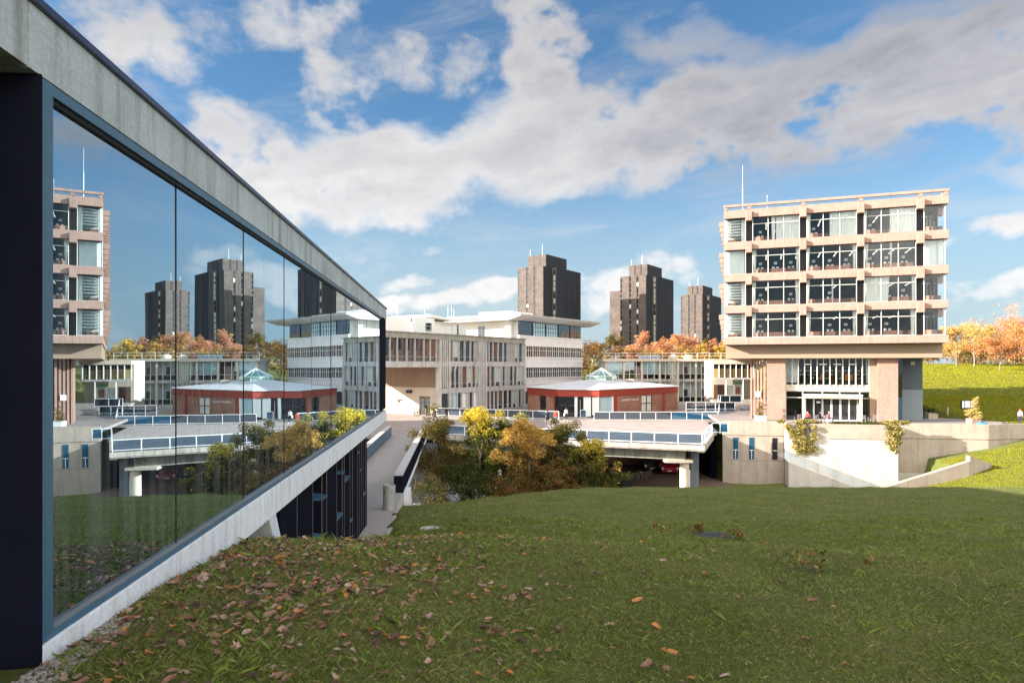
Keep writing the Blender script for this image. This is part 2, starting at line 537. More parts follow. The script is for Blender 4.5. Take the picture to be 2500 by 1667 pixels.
def dark_glass(name, base, refl=0.3, tint=(0.8, 0.9, 1.0), bump=0.02, bscale=0.5, ior=1.5, streaks=False):
    """tinted pane: dark body with a mirror layer"""
    m = bpy.data.materials.new(name); m.use_nodes = True
    nt = m.node_tree; nt.nodes.clear(); N, L = nt.nodes.new, nt.links.new
    out = N('ShaderNodeOutputMaterial'); mix = N('ShaderNodeMixShader'); d = N('ShaderNodeBsdfDiffuse'); g = N('ShaderNodeBsdfGlossy')
    d.inputs['Color'].default_value = (*base, 1); g.inputs['Color'].default_value = (*tint, 1); g.inputs['Roughness'].default_value = 0.0
    fr = N('ShaderNodeFresnel'); fr.inputs['IOR'].default_value = ior
    ad = N('ShaderNodeMath'); ad.operation = 'ADD'; ad.use_clamp = True; ad.inputs[1].default_value = refl
    tc = N('ShaderNodeTexCoord'); n = N('ShaderNodeTexNoise'); n.inputs['Scale'].default_value = bscale; n.inputs['Detail'].default_value = 1
    L(tc.outputs['Object'], n.inputs['Vector'])
    bp = N('ShaderNodeBump'); bp.inputs['Strength'].default_value = bump; bp.inputs['Distance'].default_value = 0.05
    L(n.outputs['Fac'], bp.inputs['Height']); L(bp.outputs[0], g.inputs['Normal'])
    L(fr.outputs[0], ad.inputs[0]); L(ad.outputs[0], mix.inputs[0]); L(d.outputs[0], mix.inputs[1]); L(g.outputs[0], mix.inputs[2])
    if streaks:   # rain dirt runs down the pane
        mp = N('ShaderNodeMapping'); mp.inputs['Scale'].default_value = (9, 9, 0.5)
        L(tc.outputs['Object'], mp.inputs['Vector'])
        n2 = N('ShaderNodeTexNoise'); n2.inputs['Scale'].default_value = 1; n2.inputs['Detail'].default_value = 5
        L(mp.outputs[0], n2.inputs['Vector'])
        mr = N('ShaderNodeMapRange'); mr.inputs['From Min'].default_value = 0.42; mr.inputs['From Max'].default_value = 0.8
        mr.inputs['To Min'].default_value = 0.0; mr.inputs['To Max'].default_value = 0.16
        L(n2.outputs['Fac'], mr.inputs['Value'])
        dd = N('ShaderNodeBsdfDiffuse'); dd.inputs['Color'].default_value = (0.4, 0.42, 0.44, 1)
        mx = N('ShaderNodeMixShader'); L(mr.outputs[0], mx.inputs[0]); L(mix.outputs[0], mx.inputs[1]); L(dd.outputs[0], mx.inputs[2])
        L(mx.outputs[0], out.inputs['Surface'])
    else:
        L(mix.outputs[0], out.inputs['Surface'])
    return m


def leaf_mat(name, c, vary=0.45, trans=0.35):
    m = bpy.data.materials.new(name); m.use_nodes = True
    nt = m.node_tree; nt.nodes.clear(); N, L = nt.nodes.new, nt.links.new
    out = N('ShaderNodeOutputMaterial'); mix = N('ShaderNodeMixShader'); d = N('ShaderNodeBsdfDiffuse'); t = N('ShaderNodeBsdfTranslucent')
    geo = N('ShaderNodeNewGeometry')
    mr = N('ShaderNodeMapRange'); mr.inputs['To Min'].default_value = 1 - vary; mr.inputs['To Max'].default_value = 1 + vary
    L(geo.outputs['Random Per Island'], mr.inputs['Value'])
    sc = N('ShaderNodeVectorMath'); sc.operation = 'SCALE'; sc.inputs[0].default_value = c
    L(mr.outputs[0], sc.inputs['Scale'])
    L(sc.outputs[0], d.inputs['Color']); L(sc.outputs[0], t.inputs['Color'])
    mix.inputs[0].default_value = trans
    L(d.outputs[0], mix.inputs[1]); L(t.outputs[0], mix.inputs[2]); L(mix.outputs[0], out.inputs['Surface'])
    return m


M = {}
M['beam'] = stained_concrete('hall_concrete', (0.48, 0.525, 0.54), (0.33, 0.365, 0.375), (0.15, 0.14, 0.10), 1.9, 0.8)
M['base'] = stained_concrete('plinth_concrete', (0.76, 0.78, 0.80), (0.66, 0.68, 0.70), (0.36, 0.30, 0.24), 2.6, 0.55)
M['blue_metal'] = pm('blue_grey_metal', (0.055, 0.135, 0.205), (0.042, 0.105, 0.165), 6, 0.45, fine=0.12, bscale=160, spec=0.5)
M['dark_metal'] = pm('dark_cladding', (0.010, 0.011, 0.020), (0.007, 0.008, 0.015), 2, 0.9, spec=0.03)
M['cap_metal'] = pm('navy_flashing', (0.018, 0.035, 0.09), (0.012, 0.022, 0.06), 3, 0.35, spec=0.5)
M['hall_glass'] = dark_glass('hall_glass', (0.012, 0.016, 0.018), 0.47, (0.66, 0.86, 1.0), 0.045, 0.45, 1.65, True)
M['gasket'] = pm('black_gasket', (0.01, 0.011, 0.014), rough=0.6)
M['white_line'] = pm('zinc_joint', (0.22, 0.22, 0.22), rough=0.5)
M['lib'] = stained_concrete('pink_aggregate_concrete', (0.365, 0.232, 0.188), (0.295, 0.185, 0.15), (0.17, 0.125, 0.105), 1.4, 0.55, 0.9, 0.32)
M['lib_board'] = pm('board_marked_concrete', (0.34, 0.24, 0.175), (0.27, 0.19, 0.135), 1.5, 0.9, 0.2, 20, stretch=(0.4, 0.4, 6), fine=0.1)
M['lib_rib'] = pm('ribbed_pink_concrete', (0.38, 0.235, 0.185), (0.30, 0.18, 0.14), 1.2, 0.9, 0.5, 9, stretch=(7, 7, 0.5), fine=0.2)
M['podium'] = stained_concrete('podium_aggregate', (0.42, 0.345, 0.285), (0.33, 0.27, 0.22), (0.19, 0.16, 0.13), 0.9, 0.6, 0.9, 0.26)
M['podium_smooth'] = stained_concrete('podium_smooth', (0.54, 0.49, 0.44), (0.45, 0.41, 0.365), (0.30, 0.27, 0.24), 0.7, 0.5)
M['grey_conc'] = stained_concrete('weathered_grey_concrete', (0.47, 0.455, 0.43), (0.33, 0.32, 0.30), (0.10, 0.10, 0.085), 1.3, 0.7)
M['cornice'] = stained_concrete('mossy_cornice', (0.34, 0.33, 0.28), (0.20, 0.20, 0.15), (0.055, 0.055, 0.035), 2.5, 0.9)
M['fin'] = pm('pale_fin_concrete', (0.52, 0.50, 0.47), (0.36, 0.34, 0.32), 1.1, 0.85, fine=0.08, stretch=(1, 1, 0.6))
M['white'] = pm('white_render', (0.76, 0.73, 0.69), (0.66, 0.63, 0.59), 0.5, 0.8, fine=0.04)
M['white_paint'] = pm('white_paint', (0.80, 0.80, 0.79), (0.72, 0.72, 0.71), 3, 0.45, spec=0.4)
M['cream'] = pm('cream_concrete', (0.58, 0.50, 0.40), (0.50, 0.43, 0.34), 0.8, 0.85, fine=0.06)
M['timber'] = pm('brown_boarding', (0.30, 0.215, 0.15), (0.19, 0.13, 0.09), 1.2, 0.75, stretch=(5, 5, 0.25), fine=0.1)
M['brick_red'] = brick_mat('red_brick', (0.31, 0.125, 0.07), (0.23, 0.09, 0.055), (0.28, 0.2, 0.16))
M['brick_band'] = pm('red_fascia', (0.30, 0.045, 0.028), (0.23, 0.035, 0.022), 2, 0.7, fine=0.08)
M['tower_brick'] = brick_mat('tower_brick', (0.115, 0.086, 0.072), (0.085, 0.064, 0.055), (0.075, 0.062, 0.055), 0.9, 0.3, mort=0.03, vary=0.5)
M['tower_shade'] = pm('tower_shade_face', (0.022, 0.021, 0.024), (0.013, 0.013, 0.016), 0.6, 0.65, stretch=(1, 1, 0.3))  # brick darkened in colour for the faces turned from the sun
M['roof_pale'] = pm('pale_roof_sheet', (0.66, 0.66, 0.66), (0.56, 0.56, 0.56), 0.4, 0.6, fine=0.03)
M['gl_clear'] = glass_mat('clear_glass')
M['gl_blue'] = dark_glass('blue_dark_glass', (0.012, 0.02, 0.035), 0.10, (0.8, 0.9, 1), 0.05)
M['gl_dark'] = dark_glass('dark_window', (0.022, 0.022, 0.024), 0.05, (0.8, 0.9, 1), 0.1)
M['gl_green'] = dark_glass('pale_green_lantern', (0.22, 0.36, 0.32), 0.15, (0.85, 1, 0.95))
M['blind_green'] = pm('pale_green_blind', (0.42, 0.46, 0.41), (0.33, 0.37, 0.33), 2, 0.7, stretch=(6, 6, 0.3))
M['blind_white'] = pm('white_blind', (0.72, 0.74, 0.71), (0.62, 0.64, 0.61), 2, 0.7, stretch=(6, 6, 0.3))
M['blind_blue'] = pm('pale_blue_blind', (0.40, 0.56, 0.60), (0.32, 0.46, 0.5), 2, 0.7, stretch=(6, 6, 0.3))
M['blind_brown'] = pm('brown_room', (0.16, 0.085, 0.055), (0.10, 0.05, 0.035), 1.2, 0.7)
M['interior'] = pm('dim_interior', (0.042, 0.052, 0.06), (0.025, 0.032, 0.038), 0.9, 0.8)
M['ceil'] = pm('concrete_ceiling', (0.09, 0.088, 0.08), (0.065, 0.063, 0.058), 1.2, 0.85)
M['curtain'] = pm('pale_curtain', (0.84, 0.83, 0.78), (0.72, 0.71, 0.66), 2.0, 0.85, stretch=(5, 5, 0.2))
M['carton'] = pm('terracotta_panel', (0.50, 0.245, 0.165), (0.40, 0.19, 0.13), 1.1, 0.75)
M['black'] = pm('black_paint', (0.012, 0.012, 0.014), rough=0.5)
M['chrome'] = pm('bright_steel', (0.6, 0.6, 0.6), (0.5, 0.5, 0.5), 4, 0.3, metal=0.9)
M['mullion'] = pm('white_mullion', (0.72, 0.69, 0.64), (0.64, 0.61, 0.56), 3, 0.5)
M['pave'] = brick_mat('paver_brick', (0.355, 0.30, 0.275), (0.295, 0.245, 0.225), (0.24, 0.21, 0.195), 0.45, 0.22, mort=0.02, vary=0.35)
M['asphalt'] = pm('asphalt', (0.055, 0.052, 0.05), (0.04, 0.038, 0.037), 1, 0.9, fine=0.2)
M['under_floor'] = pm('brown_yard_paving', (0.17, 0.115, 0.085), (0.12, 0.08, 0.06), 0.8, 0.9, fine=0.1)
M['ramp_conc'] = pm('ramp_concrete', (0.40, 0.355, 0.325), (0.33, 0.29, 0.265), 1.5, 0.85, fine=0.12, bump=0.15, bscale=30)
M['skin'] = pm('skin', (0.55, 0.34, 0.25), (0.5, 0.3, 0.22), 5, 0.6)
M['bark'] = pm('bark', (0.16, 0.125, 0.095), (0.09, 0.07, 0.055), 3, 0.95, 0.6, 14, stretch=(3, 3, 0.6))
M['bark_pale'] = pm('pale_bark', (0.30, 0.25, 0.20), (0.20, 0.165, 0.13), 3, 0.95, 0.6, 14, stretch=(3, 3, 0.6))
M['steel_bin'] = pm('galvanised_bin', (0.36, 0.355, 0.34), (0.27, 0.265, 0.25), 3, 0.5, fine=0.05, metal=0.2)
M['gravel'] = pm('pebble', (0.38, 0.33, 0.29), (0.22, 0.19, 0.17), 9, 0.9)


def solid(name, c, rough=0.7, **k):
    if name not in M:
        M[name] = pm(name, c, tuple(x * 0.86 for x in c), 4, rough, **k)
    return M[name]

# ------------------------------------------------------------------ terrain
DECK = -7.0
TERR = -6.15
YARD = -12.2


def sstep(a, b, x):
    t = np.clip((x - a) / (b - a), 0, 1)
    return t * t * (3 - 2 * t)


def ramp_z(Y):
    return np.interp(Y, [17.0, 28.0, 68.0], [-4.95, -5.55, -7.0])


def ramp_xr(Y):          # right edge of the walkway
    return np.interp(Y, [16.0, 30.0, 68.0], [-3.25, -4.85, -8.75])


def ground(X, Y):
    X = np.asarray(X, float); Y = np.asarray(Y, float)
    ys = [-40, -5, 0, 4, 6, 9, 11, 14, 20, 30, 40, 44, 50]
    zs = [-2.4, -1.75, -1.76, -1.86, -2.0, -2.37, -2.92, -3.72, -4.72, -6.02, -7.2, -7.82, -8.9]
    z = np.interp(Y, ys, zs)
    # soften the polyline
    z = 0.5 * z + 0.25 * np.interp(Y - 1.0, ys, zs) + 0.25 * np.interp(Y + 1.0, ys, zs)
    # leaf-strewn hump beside the hall, gentle undulation
    z = z + 0.10 * np.exp(-((X + 2.6) / 2.4) ** 2 - ((Y - 9.0) / 2.6) ** 2)
    z = z + 0.07 * np.sin(X * 0.55 + 1.3) * np.exp(-((Y - 12) / 9) ** 2) + 0.03 * np.sin(X * 1.7 + Y * 0.9) + 0.02 * np.sin(X * 3.1 - Y * 2.3)
    # ground keeps falling towards the walkway
    tgt = ramp_z(Y) + 0.02
    w = sstep(0.5, -2.6, X) * sstep(10.5, 17.0, Y)
    z = z * (1 - w) + np.minimum(z, tgt + 0.10 * (X - ramp_xr(Y)).clip(0, 3)) * w
    # carve under walkway
    z = np.where((X < ramp_xr(Y) - 0.12) & (Y > 16.6), np.minimum(z, ramp_z(Y) - 0.6), z)
    # crest of the lawn, then drop to the yard
    yc = np.interp(X, [-6, -4, -2, 2, 6, 20, 40], [28.2, 28.6, 31.5, 38, 43, 43, 43])
    over = (Y - yc).clip(0, None)
    zl = np.maximum(z - over * over * 0.02 - over * 0.55, YARD - 0.1)
    bank = -11.75 + 0.20 * (X - 29)
    bank = np.minimum(bank, -6.45)
    wb = sstep(23, 31, X)
    zr = z * (1 - sstep(43.5, 52, Y)) + bank * sstep(43.5, 52, Y)
    zz = np.where(Y > yc, zl * (1 - wb) + np.minimum(zr, np.maximum(z, bank)) * wb, z)
    sunk = (Y > 59.3 + (X - 29.2) * 0.098) & (X < 41.2) & (X > 22) & (Y < 72)
    zz = np.where(sunk, np.minimum(zz, -12.2), zz)
    # beyond the podium: yard level under decks and buildings, meadow to the right
    meadow = -6.42 + (Y - 72).clip(0, 400) * 0.0535
    meadow = np.minimum(meadow, 0.4)
    wm = sstep(50.5, 55, X) * sstep(62, 74, Y)
    zz = zz * (1 - wm) + meadow * wm
    low = (Y > 66) & (X < 48.5) & (Y < 84)
    zz = np.where(low & (X > 22), np.minimum(zz, -8.0), zz)
    zz = np.where((Y >= 52) & (X <= 23), np.maximum(np.minimum(zz, YARD - 0.1), YARD - 0.1), zz)
    # behind the buildings the ground climbs again to garden level, then the far country
    back = np.interp(Y, [138, 150, 170, 240, 400, 900], [-7.3, -6.0, -4.5, -1.6, -0.5, 0.0])
    wl = sstep(132, 142, Y) * (1 - sstep(44, 56, X))
    zz = zz * (1 - wl) + back * wl
    mid = (Y >= 84) & (Y < 135)
    wmid = np.where(mid, 1 - sstep(46, 54, X), 0)
    zz = zz * (1 - wmid) + (YARD - 0.1) * wmid
    return zz


def axis(segs):
    out = [segs[0][0]]
    for a, b, st in segs:
        n = max(1, int(round((b - a) / st)))
        out += [a + (b - a) * (k + 1) / n for k in range(n)]
    return np.array(out)


def grass_mat():
    m, nt, b, N, L = new_mat('meadow_grass')
    tc = N('ShaderNodeTexCoord')
    def nz(s, det=6, r=0.6):
        n = N('ShaderNodeTexNoise'); n.inputs['Scale'].default_value = s; n.inputs['Detail'].default_value = det; n.inputs['Roughness'].default_value = r
        L(tc.outputs['Object'], n.inputs['Vector']); return n.outputs['Fac']
    r1 = ramp(N, [(0.28, (0.085, 0.112, 0.026)), (0.50, (0.128, 0.146, 0.040)), (0.74, (0.180, 0.165, 0.068))])
    L(nz(0.55, 9, 0.66), r1.inputs['Fac'])
    r2 = ramp(N, [(0.25, (0.50, 0.50, 0.45)), (0.75, (1.4, 1.4, 1.3))])
    L(nz(14, 6, 0.7), r2.inputs['Fac'])
    mu = N('ShaderNodeMix'); mu.data_type = 'RGBA'; mu.blend_type = 'MULTIPLY'; mu.inputs['Factor'].default_value = 1
    L(r1.outputs['Color'], mu.inputs['A']); L(r2.outputs['Color'], mu.inputs['B'])
    # bare earth / leaf litter flecks
    r3 = ramp(N, [(0.62, (0, 0, 0)), (0.74, (1, 1, 1))])
    L(nz(3.3, 8, 0.7), r3.inputs['Fac'])
    mx = N('ShaderNodeMix'); mx.data_type = 'RGBA'
    k = N('ShaderNodeMath'); k.operation = 'MULTIPLY'; k.inputs[1].default_value = 0.35
    L(r3.outputs['Color'], k.inputs[0]); L(k.outputs[0], mx.inputs['Factor'])
    L(mu.outputs['Result'], mx.inputs['A']); mx.inputs['B'].default_value = (0.12, 0.092, 0.045, 1)
    L(mx.outputs['Result'], b.inputs['Base Color'])
    b.inputs['Roughness'].default_value = 0.9; b.inputs['Specular IOR Level'].default_value = 0.1
    bp = N('ShaderNodeBump'); bp.inputs['Strength'].default_value = 0.9; bp.inputs['Distance'].default_value = 0.08
    L(nz(9, 8, 0.75), bp.inputs['Height']); L(bp.outputs[0], b.inputs['Normal'])
    return m


M['grass'] = grass_mat()


def make_ground():
    xs = axis([(-900, -200, 100), (-200, -60, 20), (-60, -14, 4), (-14, -6, 0.5), (-6, 12, 0.28), (12, 60, 0.8), (60, 160, 5), (160, 400, 40), (400, 1500, 150)])
    ys = axis([(-60, -8, 8), (-8, 2, 1), (2, 16, 0.25), (16, 32, 0.4), (32, 62, 0.6), (62, 142, 2), (142, 260, 6), (260, 600, 40), (600, 3000, 300)])
    XX, YY = np.meshgrid(xs, ys)
    ZZ = ground(XX, YY)
    nx, ny = len(xs), len(ys)
    v = np.stack([XX.ravel(), YY.ravel(), ZZ.ravel()], 1)
    ii = (np.arange(ny - 1)[:, None] * nx + np.arange(nx - 1)[None, :]).ravel()
    f = np.stack([ii, ii + 1, ii + nx + 1, ii + nx], 1)
    me = bpy.data.meshes.new('ground')
    me.vertices.add(len(v)); me.vertices.foreach_set('co', v.ravel())
    me.loops.add(f.size); me.loops.foreach_set('vertex_index', f.ravel().astype(np.int32))
    me.polygons.add(len(f)); me.polygons.foreach_set('loop_start', np.arange(0, f.size, 4, dtype=np.int32))
    me.update(calc_edges=True)
    me.polygons.foreach_set('use_smooth', [True] * len(f))
    me.materials.append(M['grass'])
    o = bpy.data.objects.new('ground', me); COL.objects.link(o)
    struct(o)


make_ground()

# yard paving under the raised plaza, curved sett paving, road
def yard():
    mb = MB(); mb.prism([(-30, 50), (22.5, 50), (22.5, 100), (-30, 100)], YARD - 0.05, YARD)
    o = mb.build('yard_paving', M['under_floor']); struct(o)
    # arcs of granite setts
    m, nt, b, N, L = new_mat('arc_setts')
    tc = N('ShaderNodeTexCoord'); wv = N('ShaderNodeTexWave'); wv.wave_type = 'RINGS'; wv.rings_direction = 'Z'
    wv.inputs['Scale'].default_value = 0.52; wv.inputs['Distortion'].default_value = 0.3; wv.inputs['Detail'].default_value = 2
    L(tc.outputs['Object'], wv.inputs['Vector'])
    rp = ramp(N, [(0.35, (0.085, 0.09, 0.10)), (0.6, (0.36, 0.39, 0.43))]); L(wv.outputs['Fac'], rp.inputs['Fac']); L(rp.outputs[0], b.inputs['Base Color'])
    b.inputs['Roughness'].default_value = 0.6
    mb = MB(); n = 48; r = 13.0
    mb.prism([(r * cos(2 * pi * k / n), r * sin(2 * pi * k / n)) for k in range(n)], -0.04, 0.03)
    o = mb.build('sett_paving', m, loc=(-2.2, 57.5, YARD)); struct(o)


yard()

# ------------------------------------------------------------------ lecture hall on the left
HALL_D = 2.65
u_dir = Vector((-0.0889, 0.99604, 0)); m_dir = Vector((-0.99604, -0.0889, 0))
hall = thing('lecture_hall', 'lecture hall with long mirror-glass front under a concrete roof beam, nearest on the left',
             'building', HALL_D * m_dir, atan2(u_dir.y, u_dir.x))
X_END = 28.4
mb = MB()
cuts = [-12.0, 4.55, 8.7, 13.2, 17.6, 22.0, 25.6, X_END]
for a, b in zip(cuts[:-1], cuts[1:]):
    mb.box(a + 0.008, b - 0.008, 0, 0.5, 1.88, 2.296)
mb.box(-12, X_END, 0.03, 0.49, 1.9, 2.29)
beam = mb.build('roof_beam', M['beam'], hall)
mb = MB().box(-12.05, X_END + 0.03, -0.035, 0.55, 2.298, 2.352)
mb.build('roof_flashing', M['cap_metal'], beam, bevel=0.006)
# blue-grey frame
G0, G1 = 4.83, 26.55
mb = MB()
mb.box(4.676, 4.83, 0.004, 0.3, -1.818, 1.877)
mb.box(4.832, G1, 0.006, 0.3, 1.80, 1.877)
mb.box(4.832, G1, 0.006, 0.3, -1.818, -1.768)
mb.build('glazing_frame', M['blue_metal'], hall, bevel=0.004)
mb = MB()
mb.box(4.832, 4.86, 0.03, 0.12, -1.766, 1.798); mb.box(4.862, G1, 0.03, 0.12, 1.765, 1.798)
mb.build('glazing_gasket', M['gasket'], hall)
MB().box(4.832, G1, 0.012, 0.06, -1.7665, -1.752).build('glazing_bead', M['white_line'], hall)
# panes
s = 4.862
joints = [7.02, 9.22, 11.40, 13.58, 15.76, 17.94, 20.12, 22.30, 24.46, G1]
rng = random.Random(3)
for j in joints:
    tilt = rng.uniform(-0.002, 0.002) if s > 5 else 0.0
    p = MB().box(0, j - s - 0.031, 0, 0.02, -1.75, 1.765).build('window_pane', M['hall_glass'], hall, loc=(s, 0.055, 0))
    p.rotation_euler = (rng.uniform(-0.0014, 0.0014), 0, tilt)
    s = j
for j in joints[:-1]:
    MB().box(j - 0.022, j - .009, 0.05, 0.12, -1.75, 1.765).build('pane_joint', M['gasket'], hall)
MB().box(G1, X_END - 0.02, 0.02, 0.4, -1.75, 1.878).build('end_panel', M['dark_metal'], hall)
# pale concrete plinth that carries the glass
mb = MB()
for a, b in ((4.68, 9.9), (9.9, 15.4), (15.4, 21.2), (21.2, X_END)):
    mb.box(a + 0.006, b - 0.006, -0.012, 0.5, -2.24, -1.82)
mb.box(4.7, X_END - 0.02, 0.02, 0.48, -2.22, -1.83)
mb.build('plinth_beam', M['base'], hall, bevel=0.006)
# sloping strut down into the bank
mb = MB()
mb.hexa([(11.15, 0.02, -3.4), (11.55, 0.02, -3.4), (11.55, 0.4, -3.4), (11.15, 0.4, -3.4), (10.35, 0.02, -2.25), (10.72, 0.02, -2.25), (10.72, 0.4, -2.25), (10.35, 0.4, -2.25)])
mb.build('concrete_strut', M['base'], hall, bevel=0.01)
# lower storey: dark cladding with upright seams and window ledges, set back
seams = [12.6, 14.0, 15.0, 15.55, 16.9, 17.75, 18.1, 19.05, 19.55, 20.6, 21.05, 21.5, 21.9, 22.5]
M['seam'] = pm('dull_seam', (0.10, 0.09, 0.08), rough=.7)
ledges = {14.0: -3.62, 15.0: -2.88, 16.9: -3.75, 17.75: -2.75, 18.1: -3.02, 19.05: -4.3, 20.6: -2.6, 21.05: -3.2, 21.9: -4.1}
low = MB().box(11.4, 22.9, 0.42, 0.5, -6.4, -2.24).build('lower_wall', M['dark_metal'], hall)
mb = MB()
ends = [11.4] + seams + [22.9]
for a, b in zip(ends[:-1], ends[1:]):
    mb.box(a, b, 0.12, 0.42, -6.4, ledges[a] - 0.03 if a in ledges else -2.241)
mb.build('cladding_panels', M['dark_metal'], low)
mb = MB()
for x in seams:
    mb.box(x - 0.007, x + 0.007, 0.108, 0.13, -6.4, -2.242)
mb.build('cladding_seam', M['seam'], hall)
for a, b in zip(ends[:-1], ends[1:]):
    if a in ledges:
        z = ledges[a]
        MB().hexa([(a + .015, 0.10, z - 0.028), (b - .015, 0.10, z - 0.028), (b - .015, 0.415, z - 0.028), (a + .015, 0.415, z - 0.028),
                   (a + .015, 0.10, z), (b - .015, 0.10, z), (b - .015, 0.415, z + 0.05), (a + .015, 0.415, z + 0.05)]).build('window_ledge', M['blue_metal'], hall)
# recessed dark wall left of the glass and end wall
MB().box(4.655, 4.674, -0.014, 0.5, -2.3, 1.879).build('frame_return', M['dark_metal'], hall)
MB().box(-12, 4.654, 0.32, 0.6, -2.2, 1.879).build('recessed_wall', M['dark_metal'], hall)
mb = MB().box(11.4, 22.9, 0.5, 9, -6.4, -2.26).box(-12, X_END - 0.05, 0.51, 9, -2.2, 2.29)
mb.build('inner_walls', M['dark_metal'], hall)
mb = MB().box(-25, 46.0, 11.0, 27, -8, 7.6)  # unseen block added behind the hall to keep the lawn in shade
mb.build('lawn_shade_block', M['base'], hall)

# ------------------------------------------------------------------ walkway down to the raised plaza
def walkway():
    mb = MB()
    Ys = [16.4, 20, 24, 30, 36, 48, 60, 68.6]
    for a, b in zip(Ys[:-1], Ys[1:]):
        w = 3.4
        xa, xb = float(ramp_xr(a)), float(ramp_xr(b)); za, zb = float(ramp_z(a)), float(ramp_z(b))
        mb.hexa([(xa - w, a, za - 0.4), (xa, a, za - 0.4), (xb, b, zb - 0.4), (xb - w, b, zb - 0.4), (xa - w, a, za), (xa, a, za), (xb, b, zb), (xb - w, b, zb)])
    o = mb.build('walkway', M['ramp_conc']); struct(o)
    mb = MB()
    Ys = [16.4, 20, 24, 28, 30]
    for a, b in zip(Ys[:-1], Ys[1:]):
        xa, xb = float(ramp_xr(a)), float(ramp_xr(b)); za, zb = float(ramp_z(a)), float(ramp_z(b))
        mb.hexa([(xa + .004, a, za - 0.4), (xa + 0.09, a, za - 0.4), (xb + 0.09, b, zb - 0.4), (xb + .004, b, zb - 0.4), (xa + .004, a, za + 0.02), (xa + 0.09, a, za + 0.02), (xb + 0.09, b, zb + 0.02), (xb + .004, b, zb + 0.02)])
    o = mb.build('walkway_kerb', M['podium_smooth']); struct(o)


walkway()


def parapet(name, label, X0, Y0, X1, Y1, h0, h1, side, wid=0.42):
    t = thing(name, label, 'parapet wall', (0, 0, 0))
    za, zb = float(ramp_z(Y0)), float(ramp_z(Y1))
    def bar(mb, xo0, xo1, z0a, z1a, z0b, z1b):
        mb.hexa([(X0 + xo0, Y0, z0a), (X0 + xo1, Y0, z0a), (X1 + xo1, Y1, z0b), (X1 + xo0, Y1, z0b), (X0 + xo0, Y0, z1a), (X0 + xo1, Y0, z1a), (X1 + xo1, Y1, z1b), (X1 + xo0, Y1, z1b)])
    mb = MB(); bar(mb, 0.02, wid - 0.02, za - 0.1, za + h0 - 0.05, zb - 0.1, zb + h1 - 0.05)
    mb.build('wall_cladding', M['dark_metal'] if side > 0 else M['blue_metal'], t)
    mb = MB(); bar(mb, 0.0, wid, za + h0 - 0.048, za + h0, zb + h1 - 0.048, zb + h1)
    mb.build('coping', M['ramp_light'], t, bevel=0.006)
    if side > 0:
        mb = MB(); bar(mb, 0.05, wid - 0.05, za - 0.55, za - 0.11, zb - 0.5, zb - 0.11)
        mb.build('slab_edge', M['base'], t)
        mb = MB(); a = Vector((X0 + wid + .06, Y0, za + 0.02)); b = Vector((X1 + wid + .06, Y1, zb + 0.02)); mb.tube(a, b, 0.03, n=6)
        mb.build('drain_pipe', M['base'], t)
    return t


M['ramp_light'] = pm('pale_coping', (0.50, 0.48, 0.46), (0.42, 0.40, 0.385), 3, 0.5, fine=0.06)
parapet('walkway_parapet', 'dark parapet with pale coping on the walkway side nearest the litter bin', -5.25, 30.2, -8.95, 68.5, 0.80, 1.0, 1)
parapet('walkway_parapet', 'dark parapet with pale coping on the walkway side behind the lecture hall corner', -8.3, 31, -12.4, 68.0, 0.8, 1.0, -1)
M['edge_stain'] = stained_concrete('stained_edge', (0.45, 0.40, 0.34), (0.30, 0.27, 0.23), (0.10, 0.085, 0.055), 1.6, 0.8)
M['shaft'] = pm('shaft_grey', (0.13, 0.15, 0.165), (0.09, 0.105, 0.115), 2, .7)
# abutment wall under the walkway
mb = MB(); mb.box(-5.35, -4.75, 31.5, 32.2, YARD - 0.1, -5.72)
tag(mb.build('abutment_wall', M['base'], bevel=0.01), 'slim white concrete abutment standing under the walkway edge', 'wall')
mb = MB(); mb.prism([(-9.8, 66.5), (-7.6, 66.0), (-7.4, 70.5), (-11, 70)], YARD - 0.1, -7.75)
tag(mb.build('bridge_pier', M['shaft'], bevel=0.02), 'broad concrete pier under the corner of walkway and raised plaza', 'pier')
# tactile strip
mb = MB()
n = 13
for k in range(n):
    a = Vector((-12.1, 67.3, 0)).lerp(Vector((-8.95, 67.3, 0)), k / n); b = Vector((-12.1, 67.3, 0)).lerp(Vector((-8.95, 67.3, 0)), (k + 0.55) / n)
    mb.box(a.x, b.x, 67.2, 67.55, -6.985, -6.955)
struct(mb.build('walkway_strip', solid('strip_pink', (0.62, 0.42, 0.36))))

# ------------------------------------------------------------------ raised plaza
P1 = Vector((-8.6, 68.6)); P2 = Vector((16.5, 59.2)); P3 = Vector((20.4, 69.7)); P4 = Vector((22.0, 73.0))
deck_poly = [(-60, 68.4), (-12.5, 68.4), (P1.x, P1.y), (P2.x, P2.y), (P3.x, P3.y), (P4.x, P4.y), (24, 84), (38, 92), (46, 110), (46, 135), (-60, 135)]
mb = MB(); mb.prism(deck_poly, DECK - 0.35, DECK)
struct(mb.build('plaza_pavement', M['pave']))
